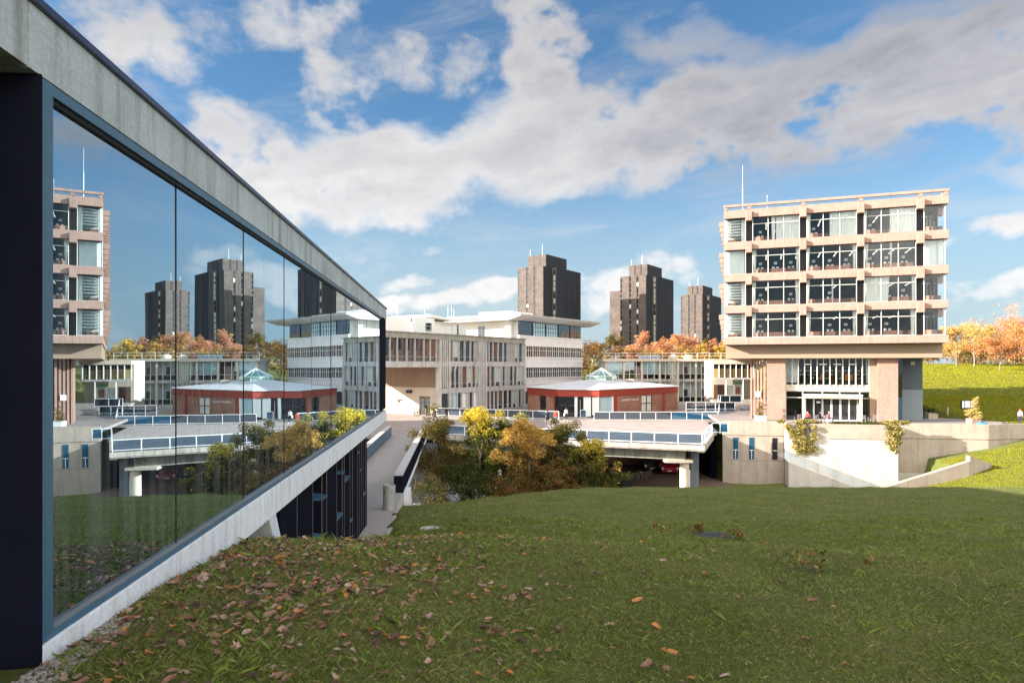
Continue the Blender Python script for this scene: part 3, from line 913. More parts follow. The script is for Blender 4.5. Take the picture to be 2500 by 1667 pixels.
# concrete edge and deep beam below it
def edge_beam():
    t = thing('plaza_structure', 'stained concrete edge beams, columns and shafts that carry the raised plaza over the yard', 'deck structure')
    d = (P2 - P1).normalized(); nrm = Vector((d.y, -d.x))
    e = (P3 - P2).normalized(); en = Vector((e.y, -e.x))
    mb = MB()
    a0, a1 = P1 + nrm * 0.15, P2 + nrm * 0.15 + d * 0.15
    b0, b1 = P1 - nrm * 0.5, P2 - nrm * 0.5 + d * 0.15
    mb.prism([tuple(a0), tuple(a1), tuple(b1), tuple(b0)], DECK - 0.44, DECK - 0.356)
    mb.prism([tuple(P1 + nrm * 0.22), tuple(P2 + nrm * 0.22 + d * 0.22), tuple(P2 + d * 0.22 - nrm * 0.02), tuple(P1 - nrm * 0.02)], DECK - 0.34, DECK + 0.06)
    mb.prism([tuple(P2 + d * 0.2), tuple(P3 + en * 0.2), tuple(P3 - en * 0.4), tuple(P2 - en * 0.4)], DECK - 0.55, DECK - 0.352)
    mb.prism([tuple(P2 + en * 0.2 + e * 0.25), tuple(P3 + en * 0.2), tuple(P3 + en * 0.0), tuple(P2 + e * 0.25)], DECK - 0.34, DECK + 0.05)
    mb.build('edge_slab', M['edge_stain'], t, bevel=0.015)
    mb = MB()
    a0, a1 = P1 - nrm * 1.2, P2 - nrm * 1.2 - d * 1.6
    b0, b1 = P1 - nrm * 1.8, P2 - nrm * 1.8 - d * 1.6
    mb.prism([tuple(a0), tuple(a1), tuple(b1), tuple(b0)], DECK - 1.42, DECK - 0.45)
    mb.build('deep_beam', M['cornice'], t)
    c = P2 - nrm * 1.5 - d * 2.6
    mb = MB(); mb.box(c.x - 0.9, c.x + 1.55, c.y - 0.7, c.y + 0.7, DECK - 1.68, DECK - 1.425)
    mb.build('column_head', M['cream'], t, bevel=0.02)
    for k, f in enumerate((0.0, 8.5, 17.0)):
        q = P2 - nrm * 1.5 - d * (2.6 + f) + (Vector((0.95, 0)) if k == 0 else Vector((0, 0)))
        MB().tube((q.x, q.y, YARD - .1), (q.x, q.y, DECK - 1.685 if k == 0 else DECK - 1.425), 0.42, n=20).build('column', M['cream'], t, smooth=False)
    q = P2 - nrm * 3.0 - d * 0.9
    MB().box(16.2, 16.95, 61.9, 62.9, YARD - 0.1, DECK - 0.56).build('service_shaft', M['shaft'], t, bevel=0.03)
    return t


edge_beam()
# back wall of the undercroft
und = thing('undercroft_wall', 'brown brick wall with two small dark windows at the back of the undercroft', 'wall')
mb = MB(); mb.box(-14, 22, 84.0, 84.4, YARD - 0.1, DECK - 0.36)
mb.build('wall', M['brick_red'], und)
for x in (11.3, 13.5):
    w = MB().box(x, x + 0.75, 83.9, 84.05, -8.9, -8.2).build('window', M['gl_dark'], und)
    MB().box(x - 0.05, x + 0.8, 83.85, 83.98, -8.98, -8.9).build('sill', M['white_paint'], w)
mb = MB(); mb.box(21.6, 22.2, 74, 84, YARD - .1, DECK - .36)
tag(mb.build('undercroft_side_wall', M['dark_metal']), 'dark side wall of the undercroft beside the podium', 'wall')


# ------------------------------------------------------------------ railings
M['rail_white'] = solid('rail_white', (0.78, 0.78, 0.77), 0.4)
M['panel_blue'] = dark_glass('smoked_panel', (0.02, 0.03, 0.045), 0.12, (0.8, 0.9, 1), 0.02)
M['panel_clear'] = glass_mat('clear_panel', (0.55, 0.68, 0.80), 0.10, 1.4)
M['panel_sky'] = dark_glass('blue_panel', (0.02, 0.085, 0.15), 0.1, (0.8, 0.9, 1), 0.02)


def railing(label, a, b, z, n, h=1.05, panel='panel_blue', mid=False, group=None, z2=None, zp=None):
    """white posts and rails with one infill panel per bay"""
    a = Vector((a[0], a[1])); b = Vector((b[0], b[1])); L_ = (b - a).length
    dz = 0.0 if z2 is None else (z2 - z)
    t = thing('railing', label, 'railing', (a.x, a.y, z), atan2(b.y - a.y, b.x - a.x), group)
    mb = MB()
    mb.hexa([(0, -.035, h - .06), (L_, -.035, h - .06 + dz), (L_, .035, h - .06 + dz), (0, .035, h - .06), (0, -.035, h), (L_, -.035, h + dz), (L_, .035, h + dz), (0, .035, h)])
    mb.build('handrail', M['rail_white'], t)
    mb = MB()
    zs = [0.12] + ([0.55] if mid else [])
    for q in zs:
        mb.hexa([(0, -.02, q), (L_, -.02, q + dz), (L_, .02, q + dz), (0, .02, q), (0, -.02, q + .04), (L_, -.02, q + .04 + dz), (L_, .02, q + .04 + dz), (0, .02, q + .04)])
    mb.build('lower_rail', M['rail_white'], t)
    for k in range(n + 1):
        x = L_ * k / n; d = dz * k / n
        MB().box(-.03, .03, -.03, .03, 0, h - .061).build('post', M['rail_white'], t, loc=(x, 0, d))
    for k in range(n):
        x0 = L_ * k / n + 0.06; x1 = L_ * (k + 1) / n - 0.06; d0 = dz * k / n; d1 = dz * (k + 1) / n
        MB().hexa([(x0, -.012, .18 + d0), (x1, -.012, .18 + d1), (x1, .012, .18 + d1), (x0, .012, .18 + d0), (x0, -.012, h - .09 + d0), (x1, -.012, h - .09 + d1), (x1, .012, h - .09 + d1), (x0, .012, h - .09 + d0)]).build('infill_panel', M[panel if isinstance(panel, str) else panel[k % len(panel)]], t)
    return t


d12 = (P2 - P1).normalized()
R0 = P1 + Vector((0.1, -0.02)); R1 = P2
railing('long white railing with clear panels along the plaza front behind the courtyard trees', R0, R1, DECK + 0.07, 13, 1.02, 'panel_clear')
railing('white clear-panelled railing along the right end of the plaza, receding to the podium', P2 + Vector((0.03, 0.1)), P3, DECK + 0.06, 6, 1.02, 'panel_clear')
railing('short white railing return with one blue pane where plaza meets podium', P3 + Vector((0.05, 0.05)), P3 + Vector((1.6, -0.2)), DECK + 0.06, 2, 1.1, ['panel_clear', 'panel_sky'])
# dark panelled railings across the plaza
ga = W(1062, 1012, 92); gb = W(1352, 1018, 87.5)
railing('white framed railing with dark panels before the grey concrete block', (ga.x, 94.5), (6.0, 87.5), DECK, 10, 1.15)
railing('white framed railing with dark panels in front of the red brick pavilion', (10.4, 86.5), (26.0, 86.3), DECK, 8, 1.15, ['panel_blue', 'panel_blue', 'panel_blue', 'panel_blue', 'panel_blue', 'panel_sky', 'panel_sky', 'panel_sky'])
railing('double-height white railing with navy panels right of the red brick pavilion', (23.6, 92.5), (30.2, 92.5), DECK + 0.55, 5, 1.5, 'panel_blue', True)
railing('small navy panelled railing beside the steps of the glazed block', (30.2, 100), (33.6, 100), DECK + 1.5, 2, 1.15, 'panel_blue')
railing('white railing running back up the steps at the plaza corner', (26.1, 86.4), (30.4, 99.5), DECK, 5, 1.15, 'panel_clear', z2=DECK + 1.4)
railing('two-panel white gate rail at the pavilion door', (9.0, 90.0), (9.8, 90.4), DECK, 1, 1.15, 'panel_sky')

# ------------------------------------------------------------------ podium below the library terrace
POD_O = Vector((22.1, 71.6, 0)); POD_A = atan2(-0.178, 0.984)
WT = -5.82
pod = thing('library_podium', 'pale aggregate podium wall with a projecting smooth bay below the library terrace', 'wall', POD_O, POD_A)
mb = MB()
mb.box(0, 6.1, 0, 0.5, -7.28, WT)
mb.box(0, 6.1, 0.06, 0.5, -9.9, -7.33)
mb.box(0, 6.1, -0.04, 0.5, -12.4, -9.97)
mb.box(0.01, 6.09, 0.1, 0.48, -12.3, -7.2)
mb.build('slit_window_wall', M['podium'], pod, bevel=0.015)
for x in (1.05, 2.65, 4.95):
    w = MB().box(x, x + 0.5, 0.02, 0.12, -9.75, -7.5).build('slit_window', M['black'] if x > 4 else M['panel_sky'], pod)
    MB().box(x + .05, x + 0.45, 0.0, 0.03, -8.85, -8.78).build('transom', M['white_paint'], w)
    MB().box(x + .22, x + 0.27, 0.0, 0.025, -9.7, -8.86).build('glazing_bar', M['white_paint'] if x < 4 else M['black'], w)
mb = MB()
mb.box(6.1, 16.25, -2.0, -1.5, -7.28, WT)
mb.box(6.1, 6.6, -1.99, 0.0, -7.28, WT)
mb.build('projecting_band', M['podium'], pod, bevel=0.015)
mb = MB(); mb.box(6.12, 16.27, -2.02, -1.5, -12.4, -7.34); mb.box(6.14, 6.6, -1.99, 0.05, -12.4, -7.34); mb.box(6.2, 16.2, -1.9, -1.6, -12.3, -7.2)
mb.build('projecting_bay', M['podium_smooth'], pod, bevel=0.015)
mb = MB(); mb.box(16.25, 25.2, 0, 0.5, -7.28, WT); mb.box(16.25, 25.2, 0.07, 0.5, -10.7, -7.34); mb.box(16.3, 25.15, 0.1, 0.4, -12.5, -7.2)
mb.box(15.8, 16.25, -1.98, 0.5, -12.4, WT - .002)
mb.build('right_bay', M['podium'], pod, bevel=0.015)
MB().box(16.25, 25.2, 0.02, 0.5, -12.5, -10.74).build('right_bay_plinth', M['podium_smooth'], pod)
# wall turns the corner
a2 = R(22.0)
def turned(xa, xb, ya, yb, z0, z1):
    c, s_ = cos(a2), sin(a2)
    P = lambda x, y: (25.2 + x * c - y * s_, x * s_ + y * c)
    return [P(xa, ya), P(xb, ya), P(xb, yb), P(xa, yb)]
mb = MB(); mb.prism(turned(0.0, 14, 0, 0.5, 0, 0), -7.28, WT - 0.004); mb.prism(turned(0.0, 14, 0.07, 0.5, 0, 0), -12.4, -7.34); mb.prism(turned(.02, 13.9, 0.12, 0.4, 0, 0), -12.3, -7.1)
mb.build('corner_bay', M['podium'], pod)
# terrace floor
ct, st = cos(POD_A), sin(POD_A)
_ct, _st = cos(POD_A), sin(POD_A)
def PW(x, y, z=0):
    ct, st = _ct, _st
    return Vector((POD_O.x + x * ct - y * st, POD_O.y + x * st + y * ct, z))
tp = [PW(0.1, 0.45), PW(6.3, 0.45), PW(6.3, -1.55), PW(15.9, -1.55), PW(15.9, 0.45), PW(25.0, 0.45), PW(31.5, 3.2), PW(30, 9.5), PW(24, 15.5), PW(15, 22), PW(0, 24)]
mb = MB(); mb.prism([(p.x, p.y) for p in tp], TERR - 0.3, TERR)
struct(mb.build('terrace_pavement', M['pave']))
# sloping garden wall in front of the right bay
t = thing('ramp_wall', 'low pale concrete wall sloping up the grass bank before the podium', 'wall')
mb = MB()
mb.hexa([(29.2, 58.2, -13), (39.7, 59.2, -13), (39.6, 59.6, -13), (29.1, 58.6, -13), (29.2, 58.2, -11.2), (39.7, 59.2, -8.3), (39.6, 59.6, -8.3), (29.1, 58.6, -11.2)])
mb.build('front_leaf', M['podium'], t, bevel=0.02)
mb = MB()
mb.hexa([(39.72, 59.2, -12), (42.6, 60.6, -12), (42.5, 61, -12), (39.62, 59.6, -12), (39.72, 59.2, -7.85), (42.6, 60.6, -8.75), (42.5, 61, -8.75), (39.62, 59.6, -7.85)])
mb.build('return_leaf', M['podium'], t, bevel=0.02)
# ------------------------------------------------------------------ library
LO = Vector((23.9, 77.0, 0)); LA = atan2(-0.344, 0.939)
lib = thing('library', 'big pink concrete library of four glazed floors overhanging its base on the right', 'building', LO, LA)
LW, LDEP = 21.9, 38.0
beams = [(16.5, 17.4), (12.95, 13.85), (9.38, 10.25), (5.86, 6.68), (2.33, 3.14)]
cols = [2.64, 8.21, 13.82, 19.34]
for i, (z0, z1) in enumerate(beams):
    mb = MB()
    xs = [0.0] + cols + [LW]
    for a, b in zip(xs[:-1], xs[1:]):
        mb.box(a + 0.008, b - 0.008, 0, 0.28, z0, z1)
        mb.box(a, b, 0.02, 0.26, z0 + .01, z1 - .02)
    mb.box(0, 0.28, 0.29, LDEP, z0, z1)
    mb.box(LW - 0.28, LW, 0.29, LDEP, z0, z1)
    e = mb.build('edge_beam', M['lib'], lib, bevel=0.02)
    if i < 4:
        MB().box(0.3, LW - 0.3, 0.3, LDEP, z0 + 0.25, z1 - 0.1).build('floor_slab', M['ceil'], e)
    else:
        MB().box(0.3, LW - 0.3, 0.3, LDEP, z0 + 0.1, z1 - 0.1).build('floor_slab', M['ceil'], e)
    if i < 4:
        for c in cols:
            MB().hexa([(c - 0.33, -0.42, z0 - 0.42), (c + 0.33, -0.42, z0 - 0.42), (c + 0.33, 1.4, z0 - 0.28), (c - 0.33, 1.4, z0 - 0.28), (c - 0.33, -0.42, z0 + 0.62), (c + 0.33, -0.42, z0 + 0.62), (c + 0.33, 1.4, z0 + 0.62), (c - 0.33, 1.4, z0 + 0.62)]).build('bracket', M['lib'], e, bevel=0.02)
        # side bracket under right end
        MB().box(LW - 0.9, LW - 0.02, 2.2, 3.0, z0 - 0.75, z0 - .01).build('bracket', M['lib'], e, bevel=0.03)
        # window sill line on the beam top
# roof rail beam on short stubs
mb = MB(); mb.box(-0.05, LW + 0.02, -0.12, 0.2, 17.72, 18.0)
mb.box(-0.05, 0.2, 0.21, LDEP, 17.72, 18.0); mb.box(LW - .23, LW + .02, 0.21, LDEP, 17.72, 18.0)
rr = mb.build('roof_rail', M['lib'], lib, bevel=0.02)
for c in [0.15] + cols + [LW - .3]:
    MB().box(c - 0.14, c + 0.22, -0.05, 0.3, 17.402, 17.718).build('rail_stub', M['lib'], rr)
mb = MB(); mb.box(0.3, LW - .3, 0.3, LDEP, 17.0, 17.25); mb.build('roof', M['roof_pale'], lib)
# transfer fascia below
mb = MB(); mb.box(0.12, 21.7, 1.6, LDEP - 2, 0.8, 2.328); mb.build('transfer_beam', M['lib_board'], lib, bevel=0.03)
# left flank: stacked precast baffles, five stepping blocks a bay
bmb = MB()
zt = 0.0
for k, (h, p) in enumerate(((0.62, 0.62), (0.6, 0.52), (0.55, 0.42), (0.5, 0.33), (0.5, 0.25))):
    bmb.box(-p, 0.1, 0, 0.62, zt - h + 0.05, zt); zt -= h
bme = bmb.mesh('sun_baffle', M['lib'])
for i in range(4):
    for k in range(19):
        o = bpy.data.objects.new('sun_baffle', bme); COL.objects.link(o); o.parent = lib
        o.location = (0, 1.5 + k * 1.9, beams[i][0] - 0.02)
# floors: glazing, frames, curtains, panels, lamps
GY = 0.42
def curtain(x0, x1, z0, z1, y, mat='curtain', taper=0.0, folds=5.0):
    mb = MB(); n = max(6, int((x1 - x0) * folds * 4))
    pts0, pts1 = [], []
    xm = (x0 + x1) / 2
    for k in range(n + 1):
        f = k / n; x = x0 + (x1 - x0) * f
        yy = y + 0.06 * sin(f * (x1 - x0) * folds * 2 * pi) + 0.02 * sin(f * 37)
        sx = xm + (x - xm) * (1 - taper)
        pts0.append((sx, yy, z0)); pts1.append((x, yy, z1))
    for k in range(n):
        mb.face([pts0[k], pts0[k + 1], pts1[k + 1], pts1[k]])
        mb.face([(pts0[k][0], pts0[k][1] + .012, z0), (pts1[k][0], pts1[k][1] + .012, z1), (pts1[k + 1][0], pts1[k + 1][1] + .012, z1), (pts0[k + 1][0], pts0[k + 1][1] + .012, z0)])
    return mb.build('curtain', M[mat], lib)


plan = {  # storey from the top: list per bay (left end, three bays, right end) of curtain spans as fractions
    0: ['shelf', [(0.40, 0.5, .3), (0.5, 1.0, 0)], [(0.0, 0.08, 0), (0.46, 1.0, 0)], [(0.0, 0.06, 0), (0.5, 1.0, 0)], 'glass'],
    1: ['panel', [(0.0, 0.09, .6), (0.92, 1.0, .5)], [(0.0, 0.07, .6), (0.92, 1.0, .5)], [(0.0, 0.09, .7), (0.5, 0.56, .4)], 'panel'],
    2: ['shelf', [(0.0, 0.08, .6), (0.91, 1.0, .3)], [(0.0, 0.07, .6), (0.5, 0.55, .4)], [(0.0, 0.5, .1), (0.92, 1.0, .3)], 'glass'],
    3: ['shelf', [(0.0, 0.08, .6), (0.92, 1.0, .4)], [(0.0, 0.09, .5), (0.92, 1.0, .4)], [(0.0, 0.09, .6), (0.9, 1.0, .3)], 'glass'],
}
M['navy_cloth'] = solid('navy_cloth', (0.012, 0.018, 0.035), 0.9)
M['lamp_white'] = solid('lamp_white', (0.8, 0.8, 0.78), 0.5)
tube_m = bpy.data.materials.new('ceiling_tube'); tube_m.use_nodes = True
tb = tube_m.node_tree.nodes['Principled BSDF']; tb.inputs['Emission Color'].default_value = (1, 0.9, 0.7, 1); tb.inputs['Emission Strength'].default_value = 0.45
rl = random.Random(11)
for i in range(4):
    z0 = beams[i + 1][1]; z1 = beams[i][0]
    zmid = z0 + (z1 - z0) * 0.72
    # interior walls
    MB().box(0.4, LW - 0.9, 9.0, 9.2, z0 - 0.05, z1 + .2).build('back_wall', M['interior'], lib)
    bays = [(0.05, 2.3)] + [(cols[k] + 0.42, cols[k + 1] - 0.33) for k in range(3)] + [(19.75, LW - 0.25)]
    for b, (xa, xb) in enumerate(bays):
        fr = MB()
        w = xb - xa
        n = {0: 1, 4: 1}.get(b, 3)
        for k in range(n + 1):
            x = xa + w * k / n
            fr.box(x - 0.03, x + 0.03, GY - 0.05, GY + 0.05, z0, z1)
        fr.box(xa + .031, xb - .031, GY - 0.04, GY + 0.04, zmid, zmid + 0.05) if b not in (0, 4) else None
        fr.box(xa + .031, xb - .031, GY - 0.045, GY + 0.045, z0, z0 + 0.05)
        fr.build('window_frame', M['mullion'], lib)
        MB().box(xa + .032, xb - .032, GY - 0.008, GY + 0.008, z0 + .052, z1 - .002).build('window_pane', M['gl_clear'], lib)
        spec = plan[i][b]
        if spec == 'panel':
            MB().box(xa + 0.1, xb - 0.1, GY + 0.35, GY + 0.42, z0 + 0.02, z1 - 0.05).build('blind', M['blind_white'], lib)
            continue
        if spec == 'shelf':
            sh = MB().box(xa + 0.3, xb - 0.05, GY + 0.9, GY + 0.95, z0 + .3, z1 - 0.1)
            sh.build('shelf_back', M['blind_green'], lib)
            sb = MB()
            for q in range(6):
                zz = z0 + 0.8 + q * 0.32
                sb.hexa([(xa + 0.35, GY + 0.42, zz), (xb - 0.3, GY + 0.42, zz + .02), (xb - .3, GY + 0.88, zz + .02), (xa + .35, GY + 0.88, zz), (xa + .35, GY + .42, zz + .13), (xb - .3, GY + .42, zz + .15), (xb - .3, GY + .88, zz + .15), (xa + .35, GY + .88, zz + .13)])
            sb.build('shelf', M['lamp_white'], lib)
            curtain(xa + 0.05, xa + 0.35, z0 + .02, z1 - .05, GY + 0.3)
            curtain(xb - 0.45, xb - 0.05, z0 + .02, z1 - .05, GY + 0.3)
        elif spec == 'glass':
            fr2 = MB()
            for x in (xa + 0.15, xa + 0.75, xa + 1.05, xa + 1.3):
                fr2.box(x - .04, x + .04, GY + 2.4, GY + 2.5, z0, z1 - 0.6)
            fr2.box(xa + .1, xa + 1.4, GY + 2.4, GY + 2.5, z1 - 0.75, z1 - 0.6)
            fr2.build('inner_frame', M['gl_blue'] if i else M['mullion'], lib)
        else:
            for (f0, f1, tp_) in spec:
                curtain(xa + w * f0 + .03, xa + w * f1 - .03, z0 + .02, z1 - .03, GY + 0.13 + .02 * rl.random(), taper=tp_)
        # low terracotta cupboards behind the glass
        cb = MB(); x = xa + 0.08; k = 0
        while x < xb - 0.3:
            ww = rl.choice((0.5, 1.1, 1.3)); ww = min(ww, xb - 0.08 - x)
            cb.box(x, x + ww - .012, GY + 0.5 + (0.12 if k % 3 == 1 else 0), GY + 0.95, z0, z0 + (0.56 if b not in (0,) else 0.42), 1 if k % 3 == 1 else 0)
            x += ww; k += 1
        cb.build('low_cupboards', [M['carton'], M['blind_brown']], lib)
        if b in (1, 2, 3):
            for k in range(3):
                x = xa + w * (k + 0.5) / 3
                if any(f0 < (k + .5) / 3 < f1 for f0, f1, _ in spec) or rl.random() < 0.16:
                    continue
                MB().box(x - .17, x + .17, GY + 2.0, GY + 2.3, z0 + 1.22, z0 + 1.48).build('desk_lamp', M['lamp_white'], lib)
                MB().box(x - .38, x + .38, GY + 1.95, GY + 2.05, z0 + 0.0, z0 + 1.15).build('study_chair', M['navy_cloth'], lib)
                MB().box(x - .33, x - .1, GY + 1.3, GY + 1.4, z0 + 0.56, z0 + .82).box(x + .08, x + .31, GY + 1.3, GY + 1.4, z0 + .56, z0 + .82).build('papers', M['lamp_white'], lib)
                lt = MB()
                for q in range(2):
                    lt.box(x + 0.55, x + 0.67, GY + 1.2 + q * 1.9, GY + 2.5 + q * 1.9, z1 - 0.62, z1 - 0.56)
                lt.build('ceiling_light', tube_m, lib)
    # columns behind brackets (dark slots) and pale mullion beside
    for c in cols:
        MB().box(c - 0.32, c + 0.30, GY + 0.25, GY + 0.9, z0, z1).build('column', M['black'], lib)
# glazed right flank
for i in range(4):
    z0 = beams[i + 1][1]; z1 = beams[i][0]
    MB().box(LW - 0.9, LW - 0.88, GY + .1, LDEP - 3, z0, z1).build('flank_pane', M['gl_clear'], lib)
    MB().box(0.5, 0.6, 2.6, LDEP - 3, z0, z1).build('flank_wall', M['gl_dark'], lib)
# ground storey: two ribbed pillars, tall finned window, lintel, entrance
for (xa, xb) in ((4.54, 6.52), (15.74, 17.75)):
    mb = MB(); n = 17
    for q in range(n):
        x0 = xa + (xb - xa) * q / n
        mb.box(x0 + .006, x0 + (xb - xa) / n - 0.012, 2.48, 2.56, TERR, -2.25); mb.box(x0 + .006, x0 + (xb - xa) / n - 0.012, 2.48, 2.56, -2.2, 0.8)
    mb.box(xa, xb, 2.5, 4.6, TERR, 0.8)
    mb.build('pillar', M['lib_rib'], lib)
mb = MB(); mb.box(15.1, 15.72, 2.9, 4.4, TERR, 0.8); mb.build('pillar_reveal', M['lib_board'], lib)
UW0, UW1 = 6.54, 15.72
uw = MB().box(UW0, UW1, 3.3, 3.32, -2.1, 0.79).build('upper_window', M['gl_clear'], lib)
for q in range(15):
    x = UW0 + 0.02 + (UW1 - UW0 - 0.1) * q / 14
    MB().box(x, x + 0.07, 2.95, 3.29, -2.45, 0.79).build('window_fin', M['mullion'], lib)
MB().box(UW0, UW1, 3.33, 3.38, -2.1, -1.95).build('window_sill', M['gl_blue'], lib)
for (x0, x1, tpr) in ((6.6, 7.85, .12), (14.75, 15.65, .35)):
    curtain(x0, x1, -2.05, 0.75, 3.55, 'blind_white', tpr * 0.5)
MB().box(UW0, UW1, 3.1, 3.9, -2.85, -2.16).build('lintel', M['cream'], lib, bevel=0.02)
MB().box(UW0 - 1, UW1 + 1, 9.5, 9.7, TERR, 0.79).build('hall_back_wall', M['interior'], lib)
MB().box(UW0 - 1, UW1 + 1, 3.9, 9.5, -2.6, -2.4).build('mezzanine_floor', M['ceil'], lib)
# book shelves, screens and orange chairs glimpsed upstairs
bk = MB(); rb = random.Random(5)
for r_ in range(3):
    for q in range(26):
        if rb.random() < 0.55:
            x = 7.9 + q * 0.28; z = -1.55 + r_ * 0.42
            bk.box(x, x + rb.uniform(.1, .24), 6.5, 6.6, z, z + rb.uniform(.1, .22), rb.choice((0, 0, 1, 2)))
bk.build('book_rows', [M['lamp_white'], M['blind_blue'], M['blind_green']], lib)
MB().box(10.3, 10.7, 5.2, 5.4, -1.7, -1.0).box(12.9, 13.7, 5.2, 5.4, -1.7, -1.0).build('orange_screen', solid('orange_fabric', (0.6, 0.18, 0.04)), lib)
tl = MB()
for x in (8.6, 10.2, 11.7, 13.3):
    tl.box(x, x + 0.8, 5.2, 5.3, 0.1, 0.15)
tl.build('ceiling_light', tube_m, lib)
# entrance glazing
eg = MB()
for x in (UW0 + .02, 8.3, 10.35, 12.1, 14.1, UW1 - .06):
    eg.box(x, x + 0.07, 3.2, 3.3, TERR, -2.86)
for z in (-2.93, -3.65):
    eg.box(UW0, UW1, 3.22, 3.28, z, z + 0.06)
eg.build('entrance_frame', M['mullion'], lib)
MB().box(UW0, UW1, 3.34, 3.36, TERR, -2.87).build('entrance_pane', M['gl_clear'], lib)
# porch with lettering
po = MB(); po.box(8.35, 8.55, 1.9, 3.19, TERR, -3.28); po.box(14.0, 14.25, 1.9, 3.19, TERR, -3.28); po.box(8.56, 13.99, 1.9, 3.19, -3.62, -3.28)
porch = po.build('porch', M['cream'], lib, bevel=0.015)
MB().box(8.3, 14.3, 1.85, 3.2, -3.275, -3.2).build('porch_roof', M['white_paint'], porch)
for k, x in enumerate((8.62, 9.5, 10.4, 11.3, 12.2, 13.05)):
    d = MB(); d.box(x, x + 0.07, 3.0, 3.1, TERR, -3.63); d.box(x + .79, x + .86, 3.0, 3.1, TERR, -3.63); d.box(x + .071, x + .789, 3.0, 3.1, -3.72, -3.63); d.box(x + .071, x + .789, 3.0, 3.1, TERR, TERR + .12)
    dd = d.build('door', M['white_paint'], lib)
    MB().box(x + .1, x + .76, 3.03, 3.05, TERR + .13, -3.73).build('door_pane', M['gl_dark'], dd)
    MB().box(x + .7, x + .73, 2.94, 2.98, TERR + .9, TERR + 1.3).build('door_handle', M['chrome'], dd)


def text_mesh(s, size, mat, parent, loc, rot, name='sign_lettering', ext=0.01, sx=1.0, spacing=1.0):
    cu = bpy.data.curves.new(name, 'FONT'); cu.body = s; cu.size = size; cu.extrude = ext; cu.align_x = 'CENTER'; cu.space_character = spacing
    ob = bpy.data.objects.new(name, cu); COL.objects.link(ob)
    dg = bpy.context.evaluated_depsgraph_get()
    me = bpy.data.meshes.new_from_object(ob.evaluated_get(dg)); me.name = name
    bpy.data.objects.remove(ob); bpy.data.curves.remove(cu)
    me.materials.clear(); me.materials.append(mat)
    o = bpy.data.objects.new(name, me); COL.objects.link(o); o.parent = parent
    o.location = loc; o.rotation_euler = rot; o.scale = (sx, 1, 1)
    return o


text_mesh('Lakeside Theatre', 0.27, M['gl_dark'], porch, (11.3, 1.885, -3.55), (R(90), 0, 0), spacing=1.45)
# notices on the doors
MB().box(9.75, 10.15, 2.92, 2.95, -4.2, -4.0).build('door_notice', M['lamp_white'], lib)
# blue-grey recessed flank on the right
mb = MB(); mb.box(18.9, 21.1, 8.0, 18, -2.75, 0.79); mb.build('recessed_flank', solid('stained_blue_grey', (0.10, 0.125, 0.14), 0.8, fine=0.2), lib)
mb = MB(); mb.box(18.9, 21.12, 7.98, 18, TERR, -2.76); mb.build('recessed_flank_base', solid('pale_blue_grey', (0.24, 0.28, 0.30), 0.8), lib)
MB().box(17.76, 18.9, 7.0, 18, TERR, 0.79).build('flank_wall', M['gl_dark'], lib)
fd = MB().box(18.2, 18.85, 6.9, 6.98, TERR, -3.6).build('flank_door', M['blue_metal'], lib)
MB().box(19.9, 20.3, 7.9, 7.98, 0.05, 0.45).build('wall_light', M['cream'], lib)
# left of the pillar: ribbed stair wall
mb = MB()
for q in range(5):
    x0 = 2.75 + q * 0.36
    mb.box(x0, x0 + 0.22, 3.0 + 0.9 * (4 - q) * .3, 9, TERR, 0.79)
mb.build('stair_wall', M['lib_rib'], lib)
MB().box(3.35, 3.9, 3.1, 3.3, -3.6, -3.0).build('notice_box', M['lamp_white'], lib)
# masts on the roof
for (x, y, z, r_) in ((1.9, 4.0, 22.6, 0.045), (4.6, 5.5, 20.1, 0.035)):
    ms = MB(); ms.tube((x, y, 17.1), (x, y, z - (1.8 if z > 22 else 0)), r_, r_ * 0.8, n=8)
    if z > 22: ms.tube((x, y, z - 1.8), (x, y, z + .9), 0.02, 0.012, n=6)
    ms.build('roof_mast', M['white_paint'], lib)

# ------------------------------------------------------------------ grey concrete block
GO = Vector((-9.9, 95.0, 0)); GA = atan2(0.823, 0.568)
grey = thing('grey_block', 'weathered grey concrete teaching block with close upright fins, spanning an open passage', 'building', GO, GA)
GL = 20.85
ZT = 4.42
FL = [(-0.15, 0.60, 3.55), (-3.95, -3.15, -0.15), (-7.0, -6.7, -3.95)]     # band bottom, window bottom, window top
rg = random.Random(21)
mb = MB(); mb.box(-12.6, GL + 0.35, -0.35, 16.2, ZT - 0.14, ZT); mb.build('roof_edge', M['cornice'], grey)
mb = MB()
for a, b in ((-12.4, -0.35), (-0.34, 7.6), (7.6, GL + 0.12)):
    mb.box(a + .01, b - .01, -0.18, 0.5, 3.56, ZT - 0.142)
mb.build('cornice', M['cornice'], grey)
mb = MB(); mb.box(-12.4, -0.3, -0.12, 0.5, -0.24, 0.55); mb.box(-0.3, GL, -0.1, 0.5, -0.16, 0.58)
mb.build('floor_band', M['grey_conc'], grey)
mb = MB(); mb.box(-0.3, GL, -0.1, 0.5, -3.94, -3.18); mb.build('floor_band', M['grey_conc'], grey)
mb = MB(); mb.box(1.6, GL, -0.06, 0.5, -7.2, -6.72); mb.build('floor_band', M['grey_conc'], grey)
MB().box(-12.4, 0, 0.55, 16, -0.22, 0.3).build('passage_soffit', M['cream'], grey)
MB().box(-12.3, GL, 0.8, 15.9, 0.31, ZT - 0.15).build('upper_storey_core', M['interior'], grey)
MB().box(0.6, GL, 0.8, 15.9, -7.0, 0.25).build('lower_storeys_core', M['interior'], grey)
